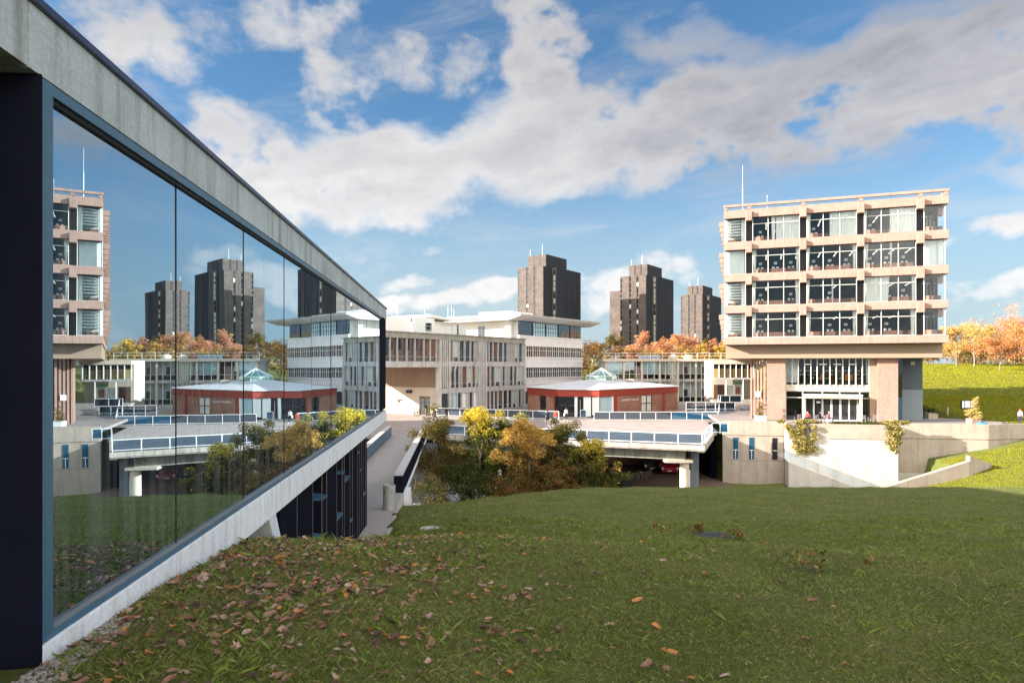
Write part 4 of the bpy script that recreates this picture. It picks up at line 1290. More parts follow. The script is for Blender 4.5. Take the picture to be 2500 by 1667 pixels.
# end wall that lines the passage: boarded above, plain below
MB().box(0.0, 0.55, 0.6, 15.9, -3.1, -0.24).build('boarded_wall', M['timber'], grey)
pw = MB(); pw.box(0.02, 0.55, 4.1, 15.9, -7.0, -3.12); pw.box(0.02, 0.55, 0.6, 2.0, -7.0, -3.12); pw.box(0.02, 0.55, 2.0, 4.1, -4.35, -3.12)
pw.build('passage_wall', M['cream'], grey)
MB().box(0.3, 0.5, 2.05, 4.05, -7.0, -4.36).build('passage_door_frame', M['timber'], grey)
for y in (2.2, 3.3):
    d_ = MB().box(0.24, 0.3, y, y + 0.65, -7.0, -4.6).build('passage_door', M['gl_dark'], grey)
    MB().box(0.2, 0.24, y + .1, y + .55, -5.35, -5.2).build('door_sign', solid('sign_blue', (0.02, 0.25, 0.55)), d_)
MB().box(-0.35, 0.02, 5.4, 6.3, -3.95, -3.55).build('wall_lantern', M['black'], grey)
for y in (5.9, 7.3, 8.9, 10.3):
    MB().box(-0.01, 0.03, y, y + .28, -6.6, -6.48).build('wall_vent', M['carton'], grey)
wash = MB(); wash.hexa([(-0.25, 7.5, -4.98), (-.25, 8.6, -4.98), (0.0, 8.6, -4.98), (0, 7.5, -4.98), (-.25, 7.4, -4.9), (-.25, 8.7, -4.9), (0, 8.7, -4.9), (0, 7.4, -4.9)]); wash.tube((-0.12, 8.05, -7), (-0.12, 8.05, -5.4), .03); wash.tube((-.12, 8.05, -5.4), (-.12, 8.05, -5.0), .04, .2)
wash.build('uplighter', M['carton'], grey)
shade_blk = thing('plaza_shade_block', 'unseen low grey block added behind the lecture hall to shade the plaza', 'building')
MB().box(-31, -20, 58, 84, DECK, 0.7).build('wall', M['grey_conc'], shade_blk)  # added out of view to cast shade on the left of the plaza
MB().box(-31.3, -19.7, 57.7, 84.3, 0.7, 1.0).build('roof', M['cornice'], shade_blk)
# fins and windows
winm = ['gl_dark', 'gl_dark', 'gl_dark', 'gl_dark', 'blind_green', 'blind_green', 'blind_brown', 'gl_blue']
lowm = ['blind_blue', 'blind_white', 'blind_blue', 'gl_dark', 'blind_white']
def bays(x0, x1, zb, zt, sub, pal, step, deep=0.0):
    x = x0
    while x < x1 - 0.12:
        w = min(step * rg.choice((0.5, 1.0, 1.2, 1.35)), x1 - x)
        if x1 - x - w < 0.25: w = x1 - x
        MB().box(-0.05, 0.05, -0.14, 0.22, zb, zt).build('fin', M['fin'], grey, loc=(x, deep, 0))
        if w > 0.2:
            wn = MB().box(x + .075, x + w - .075, 0.14 + deep, 0.2 + deep, zb + sub, zt).build('window', M[rg.choice(pal)], grey)
            if sub: MB().box(x + .075, x + w - .075, 0.12 + deep, 0.2 + deep, zb, zb + sub - .04).box(x + .075, x + w - .075, 0.09 + deep, 0.21 + deep, zb + sub - .038, zb + sub - .003, 1).build('spandrel', [M['gl_dark'], M['fin']], wn)
        x += w
segs = [(1.55, 8.6), (10.2, GL - 0.15)]
for (bz, zb, zt) in FL[:2]:
    for (a, b) in segs:
        bays(a, b, zb, zt, 0.62, winm, 1.0)
for (a, b) in segs:
    bays(a, b, -6.7, -3.95, 0.55, lowm if a < 5 else winm, 1.0)
bays(-11.5, -0.5, 0.57, 3.55, 0.62, ['gl_dark', 'gl_dark', 'blind_brown', 'gl_dark', 'blind_green', 'interior'], 1.3)
# full-height slots between the bays
for (a, b) in ((-0.3, 1.5), (8.65, 10.15)):
    for q in range(4):
        x = a + (b - a) * (q + 0.1) / 4
        MB().box(x, x + 0.16, -0.22, 0.3, -6.9 if a > 1 else -3.1, 3.55).build('fin', M['fin'], grey)
    MB().box(a, b, 0.3, 0.5, -6.9 if a > 1 else -3.1, 3.55).build('slot_window', M['gl_dark'], grey)
for x in (-0.42, 1.5, 8.5, 10.15, GL - 0.1):
    MB().box(x, x + 0.24, -0.3, 0.6, -7.0, 3.552).build('pier', M['fin'], grey)
MB().box(0.0, 1.48, 0.1, 0.5, -7.0, -3.96).build('doorway_recess', M['interior'], grey)
# white plant rooms on the roof with a butterfly roof
ph = MB(); ph.box(-11.5, -2.6, 3.2, 10, ZT, 6.55); ph.box(2.0, 11.0, 4.2, 10.5, ZT, 6.5)
ph.build('rooftop_room', M['white'], grey)
bf = MB()
bf.hexa([(1.0, 3.0, 6.95), (6.5, 3.0, 6.6), (6.5, 11, 6.6), (1.0, 11, 6.95), (1.0, 3.0, 7.3), (6.5, 3.0, 6.95), (6.5, 11, 6.95), (1.0, 11, 7.3)])
bf.hexa([(6.5, 3.0, 6.6), (13.5, 3.0, 7.2), (13.5, 11, 7.2), (6.5, 11, 6.6), (6.5, 3.0, 6.95), (13.5, 3.0, 7.55), (13.5, 11, 7.55), (6.5, 11, 6.95)])
bf.build('butterfly_roof', M['white'], grey)
MB().box(-2.6, 1.6, 2.6, 3.0, ZT, 6.7).build('roof_hut', M['blind_white'], grey)
MB().box(-0.3, 0.9, 2.5, 2.58, 4.9, 6.0).build('hut_window', M['gl_blue'], grey)
MB().box(7.4, 9.0, 3.9, 4.18, ZT, 6.3).build('roof_hut', M['blind_white'], grey)
MB().box(8.3, 8.6, 3.8, 3.89, ZT, 6.2).build('hut_window', M['gl_dark'], grey)
rr = MB()
for z in (5.0, 5.5):
    rr.tube((-2.6, 1.9, z), (12, 1.9, z), 0.02, n=5)
for x in (-2.6, 0, 2.5, 5, 7.5, 10, 12):
    rr.tube((x, 1.9, ZT), (x, 1.9, 5.5), 0.02, n=5)
rr.build('roof_guard_rail', M['rail_white'], grey)
an = MB()
for (x, h) in ((-3.4, 9.4), (2.2, 8.5), (7.5, 9.0), (8.3, 9.1), (8.9, 8.7)):
    an.tube((x, 5, 6.4), (x, 5, h), 0.025, n=5)
an.build('roof_aerial', M['white_paint'], grey)

# ------------------------------------------------------------------ white block with the wide flat roof
WO = Vector((1.16, 114.4, 0))
wh = thing('white_block', 'white office block with window bands and a wide overhanging flat roof', 'building', WO, GA)
WL_, WD_ = 22.1, 20.0
rowz = [(5.1, 7.42), (1.5, 3.3), (-2.1, -0.36), (-6.6, -4.4)]
for k, (a, b) in enumerate(((3.3, 5.1), (-0.36, 1.5), (-4.4, -2.1), (-7.0, -6.6))):
    mb = MB(); mb.box(0, WL_, 0, WD_, a + 0.1, b - .1)
    mb.box(-0.05, WL_ + .05, -0.12, WD_, b - 0.22, b)
    mb.box(-0.05, WL_ + .05, -0.12, WD_, a, a + 0.16)
    mb.box(-.04, WL_ + .04, -.06, WD_, (a + b) / 2, (a + b) / 2 + .05)
    mb.build('wall_band', M['white'], wh)
MB().box(0.06, WL_ - .06, 0.4, WD_ - .1, -6.9, 7.45).build('inner_core', M['interior'], wh)
MB().box(0.02, 0.35, 0.33, WD_ - .05, -6.95, 7.48).build('left_flank', M['white'], wh)
for r_, (a, b) in enumerate(rowz):
    if r_ == 3:
        continue
    ng = 5 if r_ == 0 else 10
    for g in range(ng):
        x0 = 0.25 + (WL_ - 0.5) * g / ng; x1 = 0.25 + (WL_ - 0.5) * (g + 1) / ng - (0.45 if r_ == 0 else 0.16)
        wn = MB().box(x0, x1, 0.14, 0.2, a, b).build('window', M[rg.choice(['gl_blue', 'gl_dark', 'gl_dark'] if r_ else ['panel_blue', 'blind_blue', 'gl_blue'])], wh)
        fr = MB(); nn = 5 if r_ == 0 else 3
        for q in range(nn + 1):
            x = x0 + (x1 - x0) * q / nn
            fr.box(x - .035, x + .035, 0.08, 0.135, a, b)
        for z in ([a + (b - a) * .33, a + (b - a) * .66] if r_ == 0 else [a + (b - a) * 0.6]):
            fr.box(x0 + .036, x1 - .036, 0.1, 0.136, z - .03, z + .03)
        fr.build('window_frame', M['gl_blue'] if r_ == 0 else M['mullion'], wn)
# roof slab with down-curled underside
rf = MB()
prof = [(-2.2, 8.35), (-2.2, 8.15), (0.0, 7.55), (WD_, 7.5), (WD_, 8.4)]
x0, x1 = -2.8, WL_ + 3.2
for seg in range(14):
    xa = x0 + (x1 - x0) * seg / 14; xb = x0 + (x1 - x0) * (seg + 1) / 14 - .02
    pts = [(xa, y, z) for y, z in prof]; pts2 = [(xb, y, z) for y, z in prof]
    rf.face(pts); rf.face(list(reversed(pts2)))
    for q in range(5):
        q2 = (q + 1) % 5
        rf.face([pts[q], pts2[q], pts2[q2], pts[q2]])
rf.box(x0, x1, -2.1, WD_, 8.3, 8.42)
rf.build('flat_roof', M['white'], wh)
MB().box(2, 9, 3, 10, 8.42, 9.4).build('roof_monitor', M['white'], wh)
MB().box(x0 - .02, x1 + .02, -2.28, -2.2, 8.2, 8.44).build('roof_edge', M['grey_conc'], wh)
MB().box(-0.9, -0.15, 1.2, 2.2, 3.4, 7.5).build('flank_panel', M['white'], wh)
wd = MB().box(-0.06, 0.02, 7.2, 8.6, 4.6, 6.8).build('roof_door', M['gl_dark'], wh)

# ------------------------------------------------------------------ residential towers
def tower(label, corner, zb, zt, ztop):
    t = thing('tower_block', label, 'tower block', (corner[0], corner[1], 0), GA, 'dark brick residential towers')
    br, dk = M['tower_brick'], M['tower_shade']
    # local x runs back along the shaded face, local y runs left along the lit face
    mb = MB(); mb.box(0.0, 12.9, 0.02, 9.1, zb, zt); mb.box(-4.2, 0.0, 1.22, 9.1, zb, zt); mb.box(-2.2, 3, 9.12, 13.4, zb, zt - 3.7 if label.startswith('middle') else zb + 12)
    mb.build('wall', [br], t)
    # lit-face piers
    for (y0, y1) in ((1.22, 3.5), (4.05, 5.7), (6.3, 8.55)):
        MB().box(-4.38, -4.2, y0, y1, zb, zt + 0.02).build('brick_pier', br, t)
    for (y0, y1) in ((3.5, 4.05), (5.7, 6.3), (8.55, 9.08)):
        ws = MB(); z = zt - 0.5; rr_ = random.Random(int(y0 * 10) + int(corner[0]))
        while z > zb + 1:
            ws.box(-4.3, -4.21, y0 + .08, y1 - .05, z - rr_.uniform(.7, 1.3), z, rr_.choice((0, 0, 0, 0, 0, 0, 0, 1)))
            z -= 1.5
        ws.build('window_strip', [M['gl_dark'], M['lamp_white']], t)
    ws = MB(); z = zt - 0.5; rr_ = random.Random(int(corner[1]))
    while z > zb + 1:
        ws.box(-0.08, 0.0, 0.3, 0.75, z - rr_.uniform(.9, 1.4), z, rr_.choice((0, 1, 1)))
        z -= 1.5
    ws.build('window_strip', [M['gl_dark'], M['blind_green']], t)
    # shaded faces: flutes with the shade put into their darker colour
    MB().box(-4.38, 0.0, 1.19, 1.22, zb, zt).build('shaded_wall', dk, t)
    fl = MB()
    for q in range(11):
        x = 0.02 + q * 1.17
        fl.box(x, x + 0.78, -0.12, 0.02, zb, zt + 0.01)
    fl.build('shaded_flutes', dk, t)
    gl = MB()
    for q in range(11):
        x = 0.02 + q * 1.17
        gl.box(x + 0.78, x + 1.17, -0.02, 0.018, zb, zt)
    gl.build('window_strip', M['gl_blue'], t)
    mb = MB(); mb.box(-2.0, 8.5, 1.9, 7.4, zt, ztop); mb.build('lift_house', br, t)
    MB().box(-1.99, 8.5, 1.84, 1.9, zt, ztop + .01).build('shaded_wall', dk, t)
    sl = MB()
    for y in (3.6, 5.4):
        sl.box(-2.06, -2.0, y, y + 0.42, zt, ztop)
    sl.build('lift_house_slot', M['black'], t)
    MB().tube((0.5, 4.5, ztop), (0.5, 4.5, ztop + 3.2), .06, .03, 6).tube((-1.6, 6.9, ztop), (-1.6, 6.9, ztop + 1.6), .05, .05, 6).build('aerial', M['white_paint'], t)
    return t


tower('nearest dark brick residential tower, rising behind the white block', (11.34, 175.0), -6, 25.1, 28.4)
tower('middle dark brick residential tower standing free above orange trees', (40.6, 192.0), -6, 25.1, 28.4)
tower('farthest dark brick residential tower, beside the library edge', (70.4, 243.0), -6, 25.1, 28.4)

# ------------------------------------------------------------------ red brick pavilion
pav = thing('brick_pavilion', 'low red brick pavilion with a pale pitched roof and glass lantern on the plaza', 'building')
PG = [(2.35, 102.3), (6.35, 93.6), (11.75, 91.9), (25.4, 106.0), (26.2, 108), (22, 120), (8, 120)]
ze, zfb, zg = -3.3, -4.25, DECK
cx, cy = 13.7, 104.5
def off(poly, d):
    c = Vector((cx, cy)); out = []
    for p in poly:
        v = Vector(p) - c; out.append(tuple(c + v * (1 + d / v.length)))
    return out
mb = MB(); q = off(PG, 0.12); mb.prism(q, zfb, ze); mb.build('fascia', M['brick_band'], pav)
rf = MB(); q = off(PG, 0.3); ap = (cx, cy, -2.0)
for k in range(len(q)):
    a, b = q[k], q[(k + 1) % len(q)]
    rf.face([(a[0], a[1], ze + .01), (b[0], b[1], ze + .01), ap]); rf.face([(a[0], a[1], ze + .01), (a[0], a[1], ze + .09), (b[0], b[1], ze + .09), (b[0], b[1], ze + .01)])
    rf.face([(a[0], a[1], ze + .09), (b[0], b[1], ze + .09), (cx, cy, -1.9)])
rf.build('roof', M['roof_pale'], pav)
# walls: brick on all sides, the front side opened up
mb = MB()
def wall_run(a, b, f0, f1, z0, z1, th=0.3, mi=0, tgt=None, outp=0.0):
    a = Vector(a); b = Vector(b); d = (b - a); nrm = Vector((d.y, -d.x)).normalized()
    p = a + d * f0 + nrm * outp; r_ = a + d * f1 + nrm * outp
    (tgt or mb).prism([tuple(p), tuple(r_), tuple(r_ - nrm * th), tuple(p - nrm * th)], z0, z1, mi)
wall_run(PG[0], PG[1], 0, 0.42, zg, zfb); wall_run(PG[0], PG[1], 0.62, 0.9, zg, zfb)
wall_run(PG[0], PG[1], 0.42, 0.62, zfb - .1, zfb)
wall_run(PG[2], PG[3], 0.17, 0.52, zg, zfb); wall_run(PG[2], PG[3], 0.66, 1.0, zg, zfb); wall_run(PG[2], PG[3], 0.52, 0.66, zfb - .1, zfb); wall_run(PG[2], PG[3], 0.52, 0.66, zg, zg + .3)
for k in range(3, 7):
    wall_run(PG[k], PG[(k + 1) % 7], 0, 1, zg, zfb)
mb.build('wall', M['brick_red'], pav)
for (A_, B_, f0, f1) in ((PG[2], PG[3], .17, .21), (PG[2], PG[3], .80, .84), (PG[0], PG[1], .86, .9)):
    qb = MB(); wall_run(A_, B_, f0, f1, zg, zfb, 0.1, 0, qb, 0.03); qb.build('brick_quoin', M['brick_band'], pav)
def pav_window(a, b, f0, f1, z0, z1, nx, nz, mat):
    g = MB(); wall_run(a, b, f0, f1, z0, z1, 0.04, 0, g, -0.12); w = g.build('window', M[mat], pav)
    fr = MB(); L_ = (Vector(b) - Vector(a)).length; e = 0.07 / L_
    for k in range(nx + 1):
        f = f0 + (f1 - f0) * k / nx
        wall_run(a, b, f - e, f + e, z0, z1, 0.08, 0, fr, -0.05)
    for k in range(nz + 1):
        z = z0 + (z1 - z0) * k / nz
        wall_run(a, b, f0 + e, f1 - e, z - .05, z + .05, 0.08, 0, fr, -0.055)
    fr.build('window_frame', M['black'], w)
    return w
pav_window(PG[0], PG[1], 0.42, 0.62, zg + .5, zfb - .1, 2, 3, 'gl_dark')
pav_window(PG[2], PG[3], 0.52, 0.66, zg + .3, zfb - .1, 2, 2, 'blind_white')
# entrance side
pav_window(PG[0], PG[1], 0.9, 1.0, zg, zfb, 1, 4, 'gl_dark')
pav_window(PG[1], PG[2], 0.0, 0.40, zg, zfb, 2, 3, 'gl_dark')
g = MB(); wall_run(PG[1], PG[2], 0.40, 0.47, zg, zfb, .1, 0, g); g.build('white_panel', M['blind_white'], pav)
g = MB(); wall_run(PG[1], PG[2], 0.47, 0.62, zg, zfb, .1, 0, g, -.1); ent = g.build('entrance_door', M['black'], pav)
g = MB(); wall_run(PG[1], PG[2], 0.53, 0.545, zg, zfb - .4, .05, 0, g, -.03); g.build('door_handle', M['chrome'], ent)
for f0, f1 in ((0.62, 0.80), (0.83, 1.0)):
    g = MB(); wall_run(PG[1], PG[2], f0, f1, zg + (.1 if f0 < .8 else 0.3), zfb - .02, .1, 0, g); g.build('white_panel', M['blind_white'], pav)
g = MB(); wall_run(PG[1], PG[2], .80, .83, zg, zfb, .12, 0, g); g.build('door_post', M['black'], pav)
pav_window(PG[2], PG[3], 0.01, 0.15, zg, zfb, 1, 1, 'blind_blue')
g = MB(); wall_run(PG[2], PG[3], .145, .165, zg, zfb, .12, 0, g, .02); g.build('door_post', M['white_paint'], pav)
g = MB(); wall_run(PG[1], PG[2], -.05, 1.05, zg, zfb, .1, 0, g, -2.2); g.build('foyer_back', M['interior'], pav)
# lettering
a, b = Vector(PG[2]), Vector(PG[3]); d = (b - a).normalized(); pos = a + (b - a) * 0.37 + Vector((d.y, -d.x)) * 0.06
text_mesh('UNIVERSITY GALLERY', 0.36, M['lamp_white'], pav, (pos.x, pos.y, -5.0), (R(90), 0, atan2(d.y, d.x)), sx=1.25)
# lantern
ln = MB(); n = 12
ring = [(cx + 2.35 * cos(2 * pi * k / n + .1), cy + 2.35 * sin(2 * pi * k / n + .1)) for k in range(n)]
lan = MB()
for k in range(n):
    a, b = ring[k], ring[(k + 1) % n]
    lan.face([(a[0], a[1], -1.62), (b[0], b[1], -1.62), (cx, cy, -0.42)]); lan.face([(a[0], a[1], -2.3), (b[0], b[1], -2.3), (b[0], b[1], -1.62), (a[0], a[1], -1.62)])
lant = lan.build('lantern', M['gl_green'], pav)
rb_ = MB()
for k in range(n):
    a = ring[k]; b = ring[(k + 1) % n]
    rb_.tube((a[0], a[1], -1.62), (cx, cy, -0.40), 0.05, n=5); rb_.tube((a[0], a[1], -2.3), (a[0], a[1], -1.62), 0.04, n=5); rb_.tube((a[0], a[1], -1.62), (b[0], b[1], -1.62), 0.05, n=5)
rb_.build('lantern_rib', M['white_paint'], lant)
MB().box(17.4, 18.6, 104, 105, -2.35, -2.05).build('roof_vent', M['cream'], pav)

# ------------------------------------------------------------------ low glazed block at the back
lo = thing('glazed_block', 'two-storey concrete frame block with tall glazing between pavilion and library', 'building', (17.0, 124.5, 0), R(-1.5))
LL = 23.2
MB().box(-0.4, LL + .3, -0.6, 12, 0.75, 1.2).build('roof_edge', M['cream'], lo)
MB().box(0, LL, -0.2, 12, -2.95, -2.45).build('floor_band', M['grey_conc'], lo)
MB().box(0, LL, -0.2, 12, -7, -6.55).build('plinth', M['grey_conc'], lo)
MB().box(0, LL, 0.9, 12, -7, 0.74).build('inner_core', M['blind_white'], lo)
ncol = 8
for k in range(ncol):
    x = 0.1 + (LL - 0.4) * k / (ncol - 1)
    MB().box(-0.17, 0.17, -0.3, 0.3, -6.55, 0.75).build('column', M['cream'], lo, loc=(x, 0, 0))
for st, (a, b) in enumerate(((-2.45, 0.75), (-6.55, -2.95))):
    for k in range(ncol - 1):
        x0 = 0.1 + (LL - 0.4) * k / (ncol - 1) + .18; x1 = 0.1 + (LL - 0.4) * (k + 1) / (ncol - 1) - .18
        fr = MB()
        for q in (0.3, 0.72):
            x = x0 + (x1 - x0) * q
            fr.box(x - .045, x + .045, -0.12, 0.0, a, b)
        fr.box(x0, x1, -.06, .0, a + .85, a + .9)
        fr.build('window_frame', M['mullion'], lo)
        w = MB().box(x0, x1, 0.03, 0.05, a, b).build('window', M['gl_clear'], lo)
        MB().box(x0, x1, 0.06, 0.1, a, a + 0.84).build('dark_panel', M['gl_dark'], w)
        if st == 0 and k < 4:
            MB().box(x0 + .05, x1 - .05, 0.16, .2, a + .9, b).build('blind', M[['blind_blue', 'gl_dark', 'blind_blue', 'blind_green'][k]], w)
        elif st == 0 and k == 6:
            MB().box(x0 + .05, x1 - .05, 0.5, .56, a + .9, b).build('blind', M['gl_dark'], w)
        else:
            MB().box(x0 + (x1 - x0) * .35, x0 + (x1 - x0) * .62, 0.82, .88, a, a + 2.2).build('inner_door', M['blind_brown'] if st == 0 else M['gl_dark'], w)
            if st: MB().lathe(x0 + (x1 - x0) * .8, 0.55, [(0.05, b - .6), (.28, b - .55), (.3, b - .4), (.1, b - .3)], 10).build('globe_lamp', M['cream'], w)
rg_ = MB()
for z in (1.75, 2.25):
    rg_.tube((-0.2, 0.4, z), (LL, 0.4, z), 0.03, n=5)
for k in range(12):
    x = -0.2 + (LL + .2) * k / 11
    rg_.tube((x, 0.4, 1.2), (x, 0.4, 2.25), 0.03, n=5)
rg_.build('roof_guard_rail', M['rail_white'], lo)
sk = MB()
for k in range(5):
    sk.hexa([(6.2 + k * .8, 1, 1.2), (6.95 + k * .8, 1, 1.2), (6.95 + k * .8, 3, 1.2), (6.2 + k * .8, 3, 1.2), (6.3 + k * .8, 1.3, 1.9), (7.0 + k * .8, 1.3, 1.9), (6.8 + k * .8, 2.7, 1.95), (6.4 + k * .8, 2.7, 1.95)])
sk.build('roof_skylight', M['gl_blue'], lo)
for x in (12.8, 15.6):
    MB().lathe(x, 2.5, [(.9, 1.2), (.9, 1.6), (.7, 1.85), (.3, 1.98)], 12).build('roof_vent', M['cream'], lo)
# its glazed stair link next to the library
lk = thing('entrance_link', 'glazed entrance link with mustard panels upstairs at the top of the steps', 'building', (37.6, 106.0, 0), R(-6))
MB().box(-6.2, 0.3, 0, 8, 0.2, 0.8).build('roof_edge', M['cream'], lk)
MB().box(-6.2, 0.1, 1.6, 8, -6, 0.2).build('inner_core', M['cream'], lk)
MB().box(-6.1, 0, 0.6, 0.75, -1.9, -0.5).build('mustard_panel', solid('mustard', (0.50, 0.36, 0.16)), lk)
MB().box(-6.1, 0, 0.9, 1.0, -0.5, 0.2).build('dark_band', M['gl_dark'], lk)
MB().box(-6.2, 0.1, 0.1, 0.4, -2.2, -1.9).build('floor_band', M['grey_conc'], lk)
f = MB()
for k in range(8):
    x = -6.15 + 6.1 * k / 7
    f.box(x - .05, x + .05, 0.1, 0.3, -1.9, 0.2)
for x in (-4.2, -1.6):
    f.box(x - .05, x + .05, 0.1, .3, -5.3, -2.2)
f.build('window_frame', M['mullion'], lk)
MB().box(-6.1, 0, 0.31, 0.33, -5.3, 0.2).build('window', M['gl_clear'], lk)
MB().box(-4.1, -3.0, 0.45, 0.5, -5.3, -3.1).box(-2.9, -1.7, .45, .5, -5.3, -3.1).build('glass_door', M['white_paint'], lk)
MB().box(-2.7, -1.95, .4, .44, -4.5, -3.3).build('door_pane', M['carton'], lk)
MB().box(-6.0, -4.4, .5, .6, -5.3, -3.0).build('wood_door', M['blind_brown'], lk)
MB().box(-3.0, -1.9, .38, .42, -2.85, -2.6).build('exit_sign', solid('exit_green', (0.05, 0.4, 0.2)), lk)
st_ = MB()
for k in range(9):
    st_.box(30.6, 38.5, 93.5 + k * 1.35, 106.5, DECK + 0.1 + k * 0.18, DECK + 0.28 + k * 0.18)
struct(st_.build('steps', M['ramp_conc']))
tag(MB().box(30.2, 30.9, 92.6, 101, DECK, DECK + 1.5).build('step_wall', M['cream'], bevel=0.02), 'cream wall flanking the left side of the wide steps', 'wall')


# ------------------------------------------------------------------ ground lookups
def gz(x, y):
    return float(ground(np.array([x]), np.array([y]))[0])


def hit(px, py):
    """where the line of sight measured on the survey photo meets the lawn"""
    for Y in np.arange(2.5, 60, 0.05):
        X = (px - 1250) / F * Y
        if -(py - HZ) / F * Y <= gz(X, Y):
            return Vector((X, Y, gz(X, Y)))
    return W(px, py, 40)


# ------------------------------------------------------------------ foliage
def quads_mesh(name, C, U, V, mats, mi):
    """many small leaf blades: centre C, half axes U and V"""
    n = len(C)
    v = np.empty((n, 4, 3), np.float32)
    v[:, 0] = C - U; v[:, 1] = C - V * 0.55; v[:, 2] = C + U; v[:, 3] = C + V * 0.55
    me = bpy.data.meshes.new(name)
    me.vertices.add(n * 4); me.vertices.foreach_set('co', v.ravel())
    me.loops.add(n * 4); me.loops.foreach_set('vertex_index', np.arange(n * 4, dtype=np.int32))
    me.polygons.add(n); me.polygons.foreach_set('loop_start', np.arange(0, n * 4, 4, dtype=np.int32))
    for m_ in mats:
        me.materials.append(m_)
    me.polygons.foreach_set('material_index', np.asarray(mi, np.int32))
    me.update(calc_edges=True)
    return me


def leaf_cloud(name, clumps, n, size, mats, weights, rs, top=None, parent=None, flat=0.0):
    """clumps: (cx,cy,cz,rx,ry,rz). top=(z, mat index): leaves above z take that colour, as if sunlit"""
    cl = np.array(clumps, float)
    vol = cl[:, 3] * cl[:, 4] * cl[:, 5]; p = vol ** 0.8; p /= p.sum()
    k = rs.choice(len(cl), n, p=p)
    d = rs.normal(size=(n, 3)); d /= np.linalg.norm(d, axis=1)[:, None]
    r = rs.random(n) ** 0.45
    C = cl[k, :3] + d * r[:, None] * cl[k, 3:6]
    U = rs.normal(size=(n, 3)); U /= np.linalg.norm(U, axis=1)[:, None]
    V = rs.normal(size=(n, 3)); V -= (V * U).sum(1)[:, None] * U; V /= np.linalg.norm(V, axis=1)[:, None]
    s = size * (0.6 + 0.8 * rs.random(n))
    bias = rs.integers(0, len(mats), len(cl))
    w = np.array(weights, float); w /= w.sum()
    mi = rs.choice(len(mats), n, p=w)
    lean = rs.random(n) < 0.35
    cb = rs.choice(len(mats), len(cl), p=w)
    mi = np.where(lean, cb[k], mi)
    if top is not None:
        mi = np.where(C[:, 2] + rs.normal(size=n) * 0.5 > top[0], top[1], mi)
    me = quads_mesh(name, C, U * s[:, None], V * s[:, None], mats, mi)
    o = bpy.data.objects.new(name, me); COL.objects.link(o)
    if parent is not None: o.parent = parent
    return o


LM = {k: leaf_mat('leaf_' + k, c) for k, c in dict(
    orange=(0.50, 0.215, 0.075), pink=(0.60, 0.31, 0.21), gold=(0.58, 0.37, 0.10), yellow=(0.60, 0.47, 0.06), olive=(0.125, 0.115, 0.028),
    green=(0.066, 0.088, 0.022), brown=(0.135, 0.078, 0.030), rust=(0.25, 0.11, 0.04), dark=(0.035, 0.042, 0.018), pale=(0.55, 0.40, 0.16), ivy=(0.42, 0.38, 0.13), hedge=(0.10, 0.12, 0.035)).items()}


def make_tree(name, label, loc, h, w, pal, n, leaf, seed, trunk='bark', base=0.22, group=None, top=None, shape=1.0, cat='tree', lean=0.0, multi=1, upright=False):
    """trunk with forking limbs; leaf clumps sit round the limb ends, so the outline stays ragged"""
    rs = np.random.default_rng(seed); rr = random.Random(seed)
    t = thing(name, label, cat, loc, rr.uniform(0, 6.28), group)
    mb = MB(); clumps = []
    for st in range(multi):
        ox, oy = (0, 0) if multi == 1 else (rr.uniform(-.25, .25) * w, rr.uniform(-.25, .25) * w)
        th = h * rr.uniform(0.82, 0.95)
        pts = [Vector((ox, oy, -0.3))]
        for k in range(1, 7):
            pts.append(Vector((ox + rr.uniform(-.04, .04) * w * k / 3 + lean * k, oy + rr.uniform(-.04, .04) * w * k / 3, th * k / 6)))
        r0 = h * 0.016 / (1 if multi == 1 else 1.6)
        for k in range(6):
            mb.tube(pts[k], pts[k + 1], r0 * (1 - k / 7), r0 * (1 - (k + 1) / 7), 7, caps=False)
        nl = int(15 / multi) + 5
        for q in range(nl):
            f = base + (0.97 - base) * (q + rr.random()) / nl
            i = min(5, int(f * 6)); p = pts[i].lerp(pts[i + 1], f * 6 - i)
            prof = sin(min(1, (f - base) / (1 - base) * 0.85 + 0.22) * pi) ** 0.75 * shape + (1 - shape) * (1 - f)
            L_ = w * 0.5 * prof * rr.uniform(0.55, 1.1)
            a = rr.uniform(0, 2 * pi)
            e = p + Vector((cos(a) * L_, sin(a) * L_, L_ * (rr.uniform(0.6, 1.9) if upright else rr.uniform(0.25, 0.9))))
            if e.z > h: e.z = h * rr.uniform(.93, 1.0)
            mid = p.lerp(e, 0.5) + Vector((0, 0, L_ * .08))
            rb_ = r0 * (1 - f) * 0.6 + 0.012
            mb.tube(p, mid, rb_, rb_ * 0.65, 5, caps=False); mb.tube(mid, e, rb_ * .65, rb_ * .25, 5, caps=False)
            for c in range(3):
                e2 = e + Vector((rr.uniform(-1, 1), rr.uniform(-1, 1), rr.uniform(-.5, .9))) * (0.13 * w)
                mb.tube(mid.lerp(e, rr.uniform(.3, .9)), e2, rb_ * 0.3, 0.006, 4, caps=False)
                cr = w * rr.uniform(0.06, 0.125)
                clumps.append((e2.x, e2.y, e2.z, cr, cr, cr * rr.uniform(.6, .95)))
            cr = w * rr.uniform(0.08, 0.16)
            clumps.append((mid.x, mid.y, mid.z, cr, cr, cr * .8))
        e = pts[6]; clumps.append((e.x, e.y, e.z, w * .1, w * .1, h * .06))
    mb.build('trunk', M[trunk], t)
    mats = [LM[k] for k, _ in pal]; ws = [x for _, x in pal]
    tp = None
    if top: 
        mats = mats + [LM[top[1]]]; ws = ws + [0.0001]; tp = (h * top[0], len(mats) - 1)
    leaf_cloud('crown', clumps, n, leaf, mats, ws, rs, tp, t)
    return t


